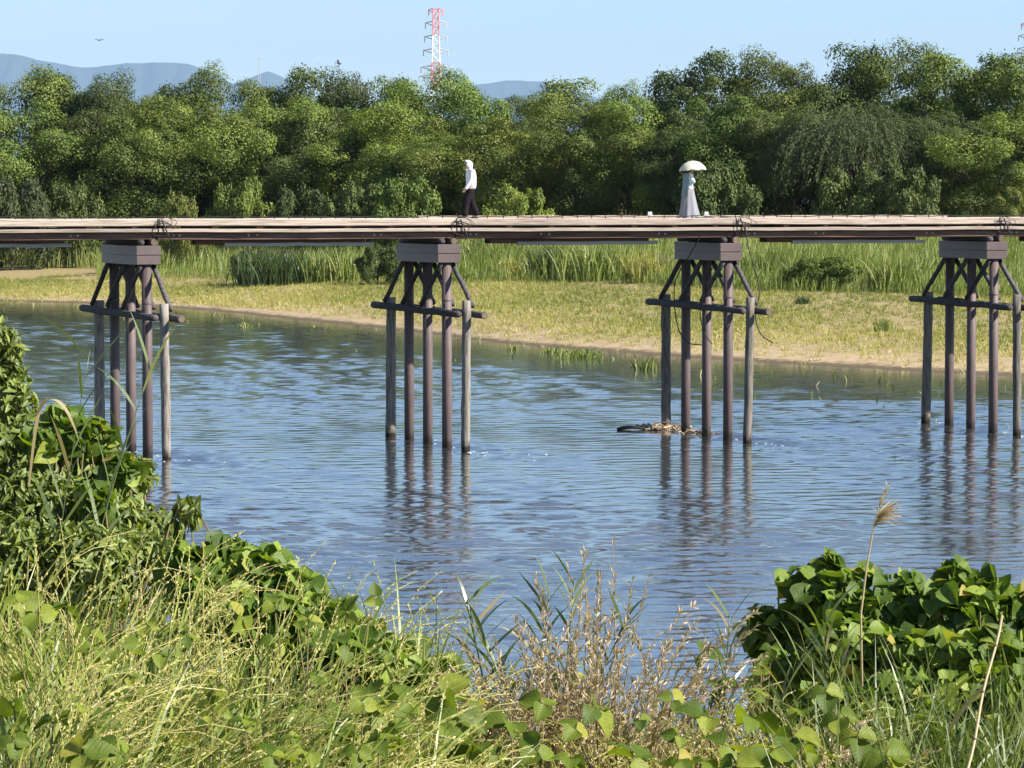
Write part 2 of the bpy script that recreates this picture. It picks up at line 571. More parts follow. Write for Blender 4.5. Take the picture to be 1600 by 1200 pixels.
def flat_patch(xs_lo, xs_hi, yy, cols):
    n0 = sum(len(v) for v in Vw)
    t = np.linspace(0, 1, cols)[None]
    Xp = np.asarray(xs_lo)[:, None] * (1 - t) + np.asarray(xs_hi)[:, None] * t
    Yp = np.repeat(np.asarray(yy, float)[:, None], cols, 1)
    Vw.append(np.stack([Xp, Yp, np.zeros_like(Xp)], -1).reshape(-1, 3)); Fw.append(grid_faces(*Xp.shape) + n0)
half = 3 + .185 * wys[::10]
flat_patch(-half - 90, -half, wys[::10], 12); flat_patch(half, half + 90, wys[::10], 12)
yy = np.linspace(26, 44, 10); flat_patch(np.full(10, -101.), np.full(10, 101.), yy, 40)
yy = np.linspace(wys[-1], 900, 20); flat_patch(-140 - .25 * yy, 140 + .25 * yy, yy, 40)
tag(obj('river_water', np.concatenate(Vw), np.concatenate(Fw), m, None, smooth=True), kind='structure')

# ---------------------------------------------------------------- far mountains
def ridge(name, pts, d, thick, mat):
    """a solid mountain range: crest line from (px, py) points at distance d"""
    xs = np.linspace(pts[0][0], pts[-1][0], 160)
    py = np.interp(xs, [q[0] for q in pts], [q[1] for q in pts])
    rr = np.random.default_rng(int(d))
    py = py + 1.6 * vnoise(xs * .09, xs * 0, 11) + .9 * vnoise(xs * .3, xs * 0, 12)
    crest = np.array([at(a, b, d) for a, b in zip(xs, py)])
    rows = []
    for k, f in enumerate((-1, -.7, -.45, -.22, -.08, 0, .15, .5, 1)):
        w = 1 - abs(f) ** .8
        row = crest.copy()
        row[:, 1] += f * thick + (thick * .07 * vnoise(xs * .12, xs * 0 + k, 20 + k))
        row[:, 2] = 4 + (crest[:, 2] - 4) * w
        if 0 < abs(f) < 1: row[:, 2] *= 1 + .10 * vnoise(xs * .2, xs * 0 + k * 3, 40 + k)
        rows.append(row)
    G = np.array(rows); a, b = G.shape[:2]
    ii = (np.arange(a - 1)[:, None] * b + np.arange(b - 1)[None]).ravel()
    return tag(obj(name, G.reshape(-1, 3), np.stack([ii, ii + 1, ii + b + 1, ii + b], -1), mat, None, smooth=True), kind='structure')
M['hill'] = pbr('forested_hill', (.03, .045, .03), .95, .3, .004, None, 0)
ridge('mountain_range', [(-700, 120), (-300, 100), (0, 83), (35, 86), (70, 97), (130, 105), (190, 100), (250, 97), (300, 101), (335, 114), (362, 132), (385, 124), (420, 111), (450, 124), (490, 150), (700, 190)], 50000, 4000, M['hill'])
ridge('mountain_range', [(640, 190), (700, 150), (745, 132), (790, 126), (850, 127), (880, 136), (960, 160), (1100, 200)], 53000, 1500, M['hill'])

# air: even haze over the plain
hx, hy0, hy1, hz0, hz1 = 25000, -60, 58000, -3.5, 2600
Vb, Fb = box(((0, (hy0 + hy1) / 2, (hz0 + hz1) / 2)), 2 * hx, hy1 - hy0, hz1 - hz0)
mh = bpy.data.materials.new('air_haze'); mh.use_nodes = True
hn = mh.node_tree; hn.nodes.clear()
ho = hn.nodes.new("ShaderNodeOutputMaterial")
pv = hn.nodes.new("ShaderNodeVolumePrincipled")
pv.inputs["Color"].default_value = (.47, .70, 1.0, 1)
pv.inputs["Density"].default_value = 2.1e-5
pv.inputs["Anisotropy"].default_value = 0.0
hn.links.new(pv.outputs[0], ho.inputs["Volume"])
HAZE = tag(obj('haze', Vb, Fb, mh), kind='stuff')


# ================================================================ bridge
def wob_log(a, b_, r, sides=10, k=7, wob=.012, seed=0, taper=.94):
    """slightly crooked round timber from a to b"""
    rr = np.random.default_rng(seed)
    t = np.linspace(0, 1, k)[:, None]
    P = np.asarray(a)[None] * (1 - t) + np.asarray(b_)[None] * t
    w = rr.normal(0, wob, (k, 3)); w[0] = w[-1] = 0
    w = w - (np.asarray(b_) - np.asarray(a)) * 0
    rad = r * np.linspace(1, taper, k) * (1 + rr.normal(0, .025, k))
    return tube(P + w, rad, sides)

pier_labels = [
    "bridge pier at the left, its foot partly behind the leafy shrub",
    "bridge pier below the walker in the white hooded jacket",
    "bridge pier with driftwood at its foot and loose hanging wires",
    "bridge pier at the right edge of the picture, farthest along the bridge",
]
TILT = [(.0, .0), (.02, 0), (.0, 0), (-.02, 0)]
ZC0, ZC1 = 5.27, 5.79          # cap
for i in range(4):
    s = i * SPAN
    th_i = TH - YAW[i]
    AXP = np.array(((math.cos(th_i), -math.sin(th_i), 0), (math.sin(th_i), math.cos(th_i), 0), (0, 0, 1.0)))
    root = thing('bridge_pier', tuple(BP(i, 0, 0, 0)), pier_labels[i], 'pier', 'piers carrying the timber bridge')
    rr = random.Random(40 + i)
    # steel cap of two stacked box beams with a groove between them
    zc = (ZC0 + ZC1) / 2
    for (z0, z1, grow) in ((ZC0, ZC0 + .25, 0.0), (ZC0 + .262, ZC1, .02)):
        v, f = box(BP(i, 0, .05, (z0 + z1) / 2), .66 + grow, 3.62 + grow, z1 - z0, AXP, .012)
        obj('cap_beam', v, f, M['cap'], root)
    v, f = box(BP(i, 0, .05, ZC0 + .256), .62, 3.56, .02, AXP)
    obj('cap_joint', v, f, M['wire'], root)
    # saddle timbers lying on the cap under the girders
    for q in (-.17, .17):
        v, f = wob_log(BP(i, q, -1.75, ZC1 + .085), BP(i, q, 1.78, ZC1 + .085), .085 if q < 0 else .105, seed=i * 9 + int(q > 0))
        obj('saddle_log', v, f, M['log'], root, smooth=True)
    v, f = tube([BP(i, .17, 1.775, ZC1 + .085), BP(i, .17, 1.79, ZC1 + .085)], [.09, .085], 10)
    obj('log_end', v, f, M['log_end'], root)
    # three steel piles
    for u in (-1.65, 0, 1.65):
        v, f = tube([BP(i, 0, u, -1.4), BP(i, 0, u, 2.0), BP(i, 0, u, ZC0 + .01)], .142, 20)
        p_ = obj('pile', v, f, M['pile'], root, smooth=False)
        for pl in p_.data.polygons: pl.use_smooth = True
        v, f = tube([BP(i, 0, u, 4.18), BP(i, 0, u, 4.22)], .150, 20)
        obj('pile_collar', v, f, M['pile'], root)
    # two timber guard posts, standing outside the piles
    for u, top in ((-3.3, 4.16), (3.3, 4.24)):
        dx = rr.uniform(-.10, .10)
        v, f = wob_log(BP(i, dx, u, -1.4), BP(i, 0, u, top), .150 if u < 0 else .128, 12, 14, .006, seed=100 + i * 7 + int(u > 0), taper=.97)
        obj('guard_post', v, f, M['post'], root, smooth=True)
    # long horizontal logs on either face
    v, f = wob_log(BP(i, -.30, -4.0, 3.92), BP(i, -.28, 3.42, 3.86), .105, 12, 9, .008, seed=200 + i)
    obj('cross_log', v, f, M['log'], root, smooth=True)
    v, f = wob_log(BP(i, .30, -3.2, 3.90), BP(i, .28, 4.0, 3.84), .105, 12, 9, .008, seed=220 + i)
    obj('cross_log', v, f, M['log'], root, smooth=True)
    v, f = tube([BP(i, .28, 3.998, 3.84), BP(i, .28, 4.012, 3.84)], [.094, .09], 10)
    obj('log_end', v, f, M['log_end'], root)
    # struts fanning from the pile heads to the logs
    for u in (-1.65, 0, 1.65):
        v, f = wob_log(BP(i, -.22, u + .12, 5.24), BP(i, -.27, u - 1.42, 4.06), .075, 8, 5, .006, seed=300 + i * 5 + int(u * 2))
        obj('brace', v, f, M['log'], root, smooth=True)
        v, f = wob_log(BP(i, .22, u - .12, 5.24), BP(i, .27, u + 1.42, 4.06), .075, 8, 5, .006, seed=330 + i * 5 + int(u * 2))
        obj('brace', v, f, M['log'], root, smooth=True)
    if i == 2:   # loose wires hanging from the deck
        for (pts, r_) in (
            ([BP(i, -.9, 1.7, 6.0), BP(i, -1.1, 1.0, 5.2), BP(i, -1.2, .4, 4.7), BP(i, -.9, -.4, 4.0), BP(i, -.7, -.6, 3.2), BP(i, -.5, -.3, 2.75), BP(i, -.2, .2, 2.75)], .018),
            ([BP(i, .42, 1.9, 6.3), BP(i, .5, 1.95, 5.6), BP(i, .7, 2.1, 4.9), BP(i, .75, 2.3, 4.3), BP(i, .5, 2.4, 3.7), BP(i, .6, 2.6, 3.1), BP(i, .9, 2.9, 2.9)], .018),
            ([BP(i, -.1, .9, 5.3), BP(i, -.35, .7, 4.4), BP(i, -.4, .4, 3.7), BP(i, -.3, .5, 3.1), BP(i, -.2, .9, 2.8)], .016)):
            P = np.array(pts); t = np.linspace(0, len(P) - 1, 26)
            Q = np.stack([np.interp(t, np.arange(len(P)), P[:, c]) for c in range(3)], 1)
            for _ in range(3): Q[1:-1] = (Q[:-2] + 2 * Q[1:-1] + Q[2:]) / 4
            v, f = tube(Q, r_, 5)
            obj('loose_wire', v, f, M['wire'], root, smooth=True)

deck = thing('bridge_deck', tuple(B(SPAN * 1.5, 0, 6)), "long weathered timber bridge deck running across the river on piers", 'bridge')
def along(name, s0, s1, u, z, w, hgt, mat, bev=.012, sag=0.0, jit=0.0, parent=deck):
    """a long timber on the deck, slightly warped, its own local frame along the bridge"""
    k = 9
    L = s1 - s0
    rr = np.random.default_rng(int(abs(s0 * 91 + u * 733 + z * 57)) % 99991)
    t = np.linspace(-.5, .5, k)
    yo = rr.normal(0, jit, k); zo = rr.normal(0, jit, k) - sag * (1 - (2 * t) ** 2)
    hy, hz = w / 2, hgt / 2
    b = min(bev, hy * .4, hz * .4)
    ring = np.array([(-hy + b, -hz), (hy - b, -hz), (hy, -hz + b), (hy, hz - b), (hy - b, hz), (-hy + b, hz), (-hy, hz - b), (-hy, -hz + b)])
    V = []
    for a, y_, z_ in zip(t, yo, zo):
        for (y, zz) in ring: V.append((a * L, y + y_, zz + z_))
    n = 8
    F = []
    for a in range(k - 1):
        for j in range(n):
            j2 = (j + 1) % n
            F.append((a * n + j, a * n + j2, (a + 1) * n + j2)); F.append((a * n + j, (a + 1) * n + j2, (a + 1) * n + j))
    for j in range(1, n - 1):
        F.append((0, j + 1, j)); F.append(((k - 1) * n, (k - 1) * n + j, (k - 1) * n + j + 1))
    o = obj(name, V, np.array(F), mat, parent, local=True)
    c = B((s0 + s1) / 2, u, z)
    o.location = c - np.array(parent.location)
    o.rotation_euler = (0, 0, TH)
    return o
for i in range(-1, 4):
    s0, s1 = i * SPAN + .02 + .25, (i + 1) * SPAN - .02 + .25
    far_rise = .055 if i in (1, 2) else -.01
    drop = 0.0
    # top layer: edge timbers and the walking planks between them
    along('edge_timber', s0, s1, 1.66, 6.43, .20, .20, M['deck'], .02, .012, .004)
    along('edge_timber', s0, s1, -1.66, 6.43 + far_rise, .20, .20, M['deck'], .02, .0, .003)
    for k in range(12):
        u = -1.50 + k * (3.0 / 11)
        along('deck_plank', s0, s1, u, 6.43, .255, .11, M['deck'], .01, .006, .003)
    # lower edge boards
    along('lower_plank', s0 - .0, s1, 1.70, 6.205, .22, .10, M['deck'], .012, .012, .005)
    along('lower_plank', s0 - .0, s1, -1.70, 6.205, .22, .10, M['deck'], .012, .0, .004)
    for u in (1.52, .5, -.5, -1.52):
        along('girder', s0, s1, u, 6.05, .26, .205, M['girder'], .02, .010, .004)
    # cross joists, their ends show as blocks in the gap
    for k in range(7):
        s = s0 + .35 + k * (SPAN - 1.0) / 6
        v, f = box((0, 0, 0), 3.36, .16, .066, None, .008)
        o = obj('joist', v, f, M['girder'], deck, local=True)
        o.location = B(s, 0, 6.291) - np.array(deck.location); o.rotation_euler = (0, 0, TH - math.pi / 2)
    # bright bolt plates on the girder face
    for k, s in enumerate((s0 + .45, s0 + .62, s0 + 2.6, s0 + 2.85, s1 - 2.4, s1 - 2.2)):
        v, f = box(B(s, 1.652, 6.07), .055, .02, .055, AX, .005)
        obj('bolt_plate', v, f, M['pale_board'], deck)
    # underslung tie beam with a pale board
    a0, a1 = s0 + 1.3, s1 - 2.55
    along('tie_beam', a0 - .1, a1, 1.0, 5.87, .5, .14, M['girder'], .02, 0, .004)
    along('tie_board', a0 + .7, a1 + .25, 1.28, 5.805, .14, .10, M['pale_board'], .008, 0, .006)
# wire rope pinned along the near edge
pts = []
for s in np.arange(-SPAN, 4 * SPAN, .22):
    pts.append(B(s, 1.40, 6.575 + .012 * math.sin(s * 3.1) + .01 * math.sin(s * 7.7)))
v, f = tube(pts, .013, 5)
obj('wire_rope', v, f, M['wire'], deck, smooth=True)
mb = MB()
for s in np.arange(-SPAN + .1, 4 * SPAN, .455):
    ju = random.uniform(-.03, .03)
    mb.add(*tube([B(s + ju, 1.40, 6.49), B(s + ju, 1.40, 6.60)], .016, 5))
tag(mb.build('rope_pin', M['wire'], deck), kind='stuff')
# loops of wire at the span joints
for i in range(4):
    rr = random.Random(60 + i)
    for k in range(2):
        cx, rz, rx = i * SPAN + .45 + rr.uniform(-.15, .1), rr.uniform(.22, .30), rr.uniform(.2, .33)
        tilt = rr.uniform(-.5, .5)
        P = [B(cx + rx * math.cos(a) + .05 * math.sin(3 * a), 1.80 + .03 * k + .06 * math.sin(a) , 6.30 + rz * math.sin(a) + tilt * .2 * math.cos(a)) for a in np.linspace(0, 2 * math.pi, 22)]
        v, f = tube(P, .009, 5)
        obj('wire_loop', v, f, M['wire'], deck, smooth=True)
    P = [B(i * SPAN + .35 + .05 * k, 1.82 + .02 * k, 6.5 - .13 * k) for k in range(5)]
    v, f = tube(P, .022, 5)
    obj('wire_tie', v, f, M['wire'], deck, smooth=True)
# two small white boxes on the far edge
for px, lab in ((1015, "small white box on the bridge left of the parasol walker"), (1103, "small white box on the bridge right of the parasol walker")):
    s = s_at_px(px, -1.62)
    mb = MB()
    mb.add(*box(B(s, -1.62, 6.65),   .11, .08, .08, AX, .012)); mb.add(*box(B(s, -1.62, 6.588), .18, .12, .02, AX, .004))
    tag(mb.build('white_marker_box', M['white_box']), lab, 'box', 'white boxes on the bridge edge')
# slack cable lying on the deck by the walker
P = [B(s_at_px(1095, -.2) + .1 * k, -.2 + .28 * math.sin(k * .55), 6.52 + .02 * math.sin(k)) for k in range(14)]
v, f = tube(P, .014, 5)
tag(obj('slack_cable', v, f, M['wire'], None, smooth=True), "thin slack black cable lying on the deck behind the parasol walker", 'cable')

# driftwood and debris caught on the third pier
c = BP(2, 0, -3.3, 0)
e0 = at(964, 674, c[1] - .3); e0[2] = .03
P = [e0 + (np.array((c[0] - .2, c[1] - .3, .06)) - e0) * t + np.array((0, 0, .05 * math.sin(t * 5))) for t in np.linspace(0, 1, 9)]
v, f = tube(P, np.array([.055, .06, .055, .05, .045, .035, .03, .025, .02]), 8)
tag(obj('driftwood_branch', v, f, M['drift'], None, smooth=True), "dark wet driftwood branch floating left of the debris heap", 'driftwood')
mb = MB()
rr = np.random.default_rng(5)
for k in range(130):
    ctr = c + TD * rr.normal(-.05, .27) + ND * rr.normal(.1, .25)
    ctr[2] = abs(rr.normal(0, .08)) + .01
    a = rr.uniform(0, 6.3); L = rr.uniform(.1, .38)
    dv = np.array((math.cos(a), math.sin(a), rr.normal(0, .35))) * L / 2
    q0, q1 = ctr - dv, ctr + dv
    mb.add(*tube([q0, (q0 + q1) / 2 + rr.normal(0, .02, 3), q1], rr.uniform(.008, .028), 5), rr.random())
for k in range(14):
    ctr = c + TD * rr.normal(-.05, .3) + ND * rr.normal(.1, .3); ctr[2] = .08
    v, f = tube([ctr - TD * .12, ctr, ctr + TD * .12], [.05, .1, .05], 6)
    mb.add(v + rr.normal(0, .012, v.shape), f)
hp = thing('debris_heap', (c[0], c[1], 0), "tan heap of drift debris caught on the third pier's far post", 'debris')
tag(mb.build('debris', M['debris'], hp), kind='stuff')
mb = MB()
for k in range(60):
    ctr = c + ND * rr.uniform(.8, 3.2) + TD * rr.normal(0, .25); ctr[2] = rr.uniform(.0, .12)
    a = rr.uniform(0, 6.3); L = rr.uniform(.1, .45)
    dv = np.array((math.cos(a), math.sin(a), rr.uniform(0, .6))) * L / 2
    mb.add(*tube([ctr - dv, ctr + dv], rr.uniform(.008, .02), 4), rr.random())
tag(mb.build('trailing_debris', M['debris'], hp), kind='stuff')

# foam streaks where the current breaks on the posts
mb = MB()
rr = np.random.default_rng(9)
for i in range(4):
    for u in (3.3, 1.65, 0, -1.65, -3.3):
        c = BP(i, 0, u, 0)
        n = 18 if u > 3 else 4
        for k in range(n):
            al = rr.uniform(-.15, .35) if u < 3 else rr.gamma(1.5, .55) - .2
            ac = rr.normal(.12, .16 + .25 * max(al, 0))
            q = c + ND * al + TD * (ac + .25 * max(al, 0)); q[2] = .012
            rx, ry = rr.uniform(.015, .06), rr.uniform(.03, .12)
            th = np.arange(7) * 2 * math.pi / 7
            ring = np.stack([q[0] + rx * np.cos(th) * rr.uniform(.6, 1.2, 7), q[1] + ry * np.sin(th) * rr.uniform(.6, 1.2, 7), np.full(7, .006)], 1)
            Vv = np.concatenate([ring, [q + UP * rr.uniform(.002, .01)]])
            mb.add(Vv, [(j, (j + 1) % 7, 7) for j in range(7)])
tag(mb.build('foam', M['foam']), "white flecks of foam on the water around the pier feet", 'foam', kind='stuff')

# ================================================================ people
M['skin'] = pbr('skin', (.50, .33, .25), .55, .05, 4, None, 0)
M['hair'] = pbr('dark_hair', (.02, .016, .014), .5, .2, 30, None, 0)
M['white_cloth'] = pbr('white_jacket_cloth', (.78, .79, .82), .85, .08, 6, None, .4, .02, .15)
M['black_cloth'] = pbr('black_trouser_cloth', (.018, .014, .018), .9, .3, 8, None, .3, .02, .1)
M['shoe'] = pbr('dark_shoe', (.02, .018, .017), .6, .2, 10, None, 0)
M['blue_cloth'] = pbr('pale_blue_blouse_cloth', (.58, .72, .76), .85, .08, 6, None, .4, .02, .15)
M['teal_cloth'] = pbr('grey_teal_shawl_cloth', (.20, .30, .32), .85, .1, 6, None, .3, .02, .15)
M['grey_cloth'] = pbr('grey_skirt_cloth', (.25, .25, .28), .9, .15, 5, (3, 3, .4), .4, .02, .1)
M['shaft'] = pbr('parasol_shaft', (.25, .2, .15), .4, .1, 5, None, 0)
M['eye'] = pbr('eye', (.02, .015, .012), .2, .0, 5, None, 0)

def skin_mesh(name, verts, edges, radii, mat, parent, sub=2, root=0):
    """continuous surface grown over a skeleton (local coordinates of the parent)"""
    me = bpy.data.meshes.new(name)
    me.from_pydata([tuple(v) for v in verts], edges, [])
    o = bpy.data.objects.new(name, me); COL.objects.link(o)
    o.modifiers.new("skin", 'SKIN')
    if not me.skin_vertices: me.skin_vertices.new()
    for k, r in enumerate(radii):
        rx, ry = (r, r) if not isinstance(r, tuple) else r
        me.skin_vertices[0].data[k].radius = (rx, ry)
        me.skin_vertices[0].data[k].use_root = (k == root)
    sm = o.modifiers.new("sub", 'SUBSURF'); sm.levels = sub; sm.render_levels = sub
    dg = bpy.context.evaluated_depsgraph_get(); dg.update()
    me2 = bpy.data.meshes.new_from_object(o.evaluated_get(dg))
    bpy.data.objects.remove(o); bpy.data.meshes.remove(me)
    me2.name = name
    me2.materials.clear(); me2.materials.append(mat)
    me2.polygons.foreach_set("use_smooth", [True] * len(me2.polygons))
    o2 = bpy.data.objects.new(name, me2)
    return link(o2, parent)

class Skel:
    def __init__(self): self.v, self.e, self.r, self.ix = [], [], [], {}
    def add(self, key, pos, r, to=None):
        self.ix[key] = len(self.v); self.v.append(pos); self.r.append(r)
        if to: self.e.append((self.ix[to], self.ix[key]))
    def hand(self, side, wrist, d, key):
        """palm and five fingers leaving it, curled a little; d = direction of the forearm"""
        d = Vector(d).normalized(); w = Vector(wrist)
        acr = Vector((1, 0, 0)); acr = (acr - d * acr.dot(d)).normalized()
        palm = w + d * .07
        self.add(key + 'palm', tuple(palm), .026, key)
        inn = d.cross(acr) * (1 if side > 0 else -1)
        for n, (o, L) in enumerate(((.024, .062), (.009, .072), (-.007, .068), (-.022, .055))):
            b = palm + d * .03 + acr * o
            k1 = b + d * L * .55 + inn * .008
            k2 = k1 + d * L * .3 + inn * .028
            self.add(key + 'f%da' % n, tuple(b), .0095, key + 'palm')
            self.add(key + 'f%db' % n, tuple(k1), .0085, key + 'f%da' % n)
            self.add(key + 'f%dc' % n, tuple(k2), .007, key + 'f%db' % n)
        b = w + d * .035 + acr * .032
        k1 = b + (d * .6 + acr * .6) * .035
        self.add(key + 'ta', tuple(b), .011, key + 'palm')
        self.add(key + 'tb', tuple(k1), .010, key + 'ta')
        self.add(key + 'tc', tuple(k1 + d * .028 + inn * .008), .008, key + 'tb')

# local frame of a walker: +x the way they walk, z up, +y to their left
def ellipsoid(c, r, seg=14, rings=9):
    V = []; F = []
    for a in range(rings + 1):
        ph = math.pi * a / rings
        for b_ in range(seg):
            th = 2 * math.pi * b_ / seg
            V.append((c[0] + r[0] * math.sin(ph) * math.cos(th), c[1] + r[1] * math.sin(ph) * math.sin(th), c[2] + r[2] * math.cos(ph)))
    for a in range(rings):
        for b_ in range(seg):
            F.append((a * seg + b_, a * seg + (b_ + 1) % seg, (a + 1) * seg + (b_ + 1) % seg, (a + 1) * seg + b_))
    return np.array(V), np.array(F)

def face_parts(root, hx, hz):
    for sy in (-1, 1):
        v, f = ellipsoid((hx + .088, sy * .032, hz + .005), (.012, .014, .010), 8, 5)
        obj('eye', v, f, M['eye'], root, smooth=True, local=True)
    v, f = ellipsoid((hx + .092, 0, hz - .062), (.010, .026, .007), 8, 5)
    obj('mouth', v, f, M['skin'], root, smooth=True, local=True)

DECKZ = 6.487
def person_hood():
    s = s_at_px(734.5, .1)
    root = thing('person', tuple(B(s, .1, DECKZ)), "person walking left in a white hooded jacket and black trousers", 'person', rz=TH + math.pi)
    k = Skel()
    k.add('pelvis', (-.02, 0, .90), (.15, .115)); k.add('waist', (-.04, 0, 1.08), (.135, .10), 'pelvis')
    k.add('chest', (-.03, 0, 1.28), (.155, .11), 'waist'); k.add('neck0', (0, 0, 1.42), .07, 'chest')
    k.add('neck', (.035, 0, 1.48), .052, 'neck0'); k.add('head', (.075, 0, 1.56), (.078, .088), 'neck')
    k.add('crown', (.06, 0, 1.64), (.07, .08), 'head'); k.add('nose', (.165, 0, 1.555), .016, 'head')
    legs = {1: [(.03, .09, .86), (.15, .09, .50), (.20, .09, .10), (.33, .09, .045)],
            -1: [(-.04, -.09, .86), (-.08, -.09, .48), (-.25, -.09, .13), (-.14, -.09, .045)]}
    for sd, pts in legs.items():
        pr = 'pelvis'
        for n, (pt, r_) in enumerate(zip(pts, (.092, .062, .042, .036))):
            k.add('leg%d%d' % (sd, n), pt, r_, pr); pr = 'leg%d%d' % (sd, n)
    arms = {1: [(-.02, .19, 1.38), (.04, .23, 1.12), (.19, .20, .90)], -1: [(-.02, -.19, 1.38), (-.13, -.23, 1.13), (-.10, -.22, .88)]}
    for sd, pts in arms.items():
        pr = 'chest'
        for n, (pt, r_) in enumerate(zip(pts, (.058, .042, .028))):
            key = 'arm%d%d' % (sd, n); k.add(key, pt, r_, pr); pr = key
        dv = np.array(pts[2]) - np.array(pts[1]); k.hand(sd, pts[2], dv, pr)
    skin_mesh('body', k.v, k.e, k.r, M['skin'], root)
    face_parts(root, .075, 1.57)
    # hooded jacket
    j = Skel()
    j.add('hem', (-.02, 0, .84), (.205, .165)); j.add('belly', (-.045, 0, 1.02), (.19, .15), 'hem')
    j.add('chest', (-.04, 0, 1.28), (.195, .145), 'belly'); j.add('neck', (-.015, 0, 1.45), (.10, .095), 'chest')
    for sd, pts in arms.items():
        pr = 'chest'
        ext = list(pts) ; d = np.array(pts[2]) - np.array(pts[1]); ext[2] = tuple(np.array(pts[2]) + d * .22)
        for n, (pt, r_) in enumerate(zip(ext, (.085, .068, .052))):
            key = 'a%d%d' % (sd, n); j.add(key, pt, r_, pr); pr = key
    jk = skin_mesh('hooded_jacket', j.v, j.e, j.r, M['white_cloth'], root, root=2)
    # hood: a shell open towards the face
    V, F = ellipsoid((.045, 0, 1.575), (.128, .112, .140), 22, 16)
    V[:, 0] -= np.clip(1.52 - V[:, 2], 0, .2) * .45
    V[:, 0] += np.clip(V[:, 2] - 1.6, 0, .2) * .25
    keep = []
    for q in F:
        c = V[q].mean(0)
        if not (c[0] > .115 and 1.48 < c[2] < 1.645 and abs(c[1]) < .085): keep.append(q)
    obj('hood', V, np.array(keep), M['white_cloth'], jk, smooth=True, local=True)
    # loose trousers
    t = Skel()
    t.add('w', (-.02, 0, .92), (.165, .135)); t.add('c', (-.01, 0, .84), (.17, .14), 'w')
    for sd, pts in legs.items():
        a, b_, c_ = pts[0], pts[1], pts[2]
        t.add('h%d' % sd, (a[0] , a[1], .76), .115, 'c'); t.add('k%d' % sd, b_, .112, 'h%d' % sd)
        t.add('m%d' % sd, tuple((np.array(b_) + np.array(c_)) / 2), .106, 'k%d' % sd)
        t.add('f%d' % sd, tuple(np.array(c_) + (np.array(c_) - np.array(b_)) * .08), .104, 'm%d' % sd)
    skin_mesh('trousers', t.v, t.e, t.r, M['black_cloth'], root)
    for sd, pts in legs.items():
        a = np.array(pts[2]); b_ = np.array(pts[3])
        q = Skel(); q.add('heel', (a[0] - .03, a[1], .05), .05); q.add('mid', (a[0] + .06, a[1], .048), .05, 'heel'); q.add('toe', (a[0] + .19, a[1], .036), .036, 'mid')
        skin_mesh('shoe', q.v, q.e, q.r, M['shoe'], root)
person_hood()

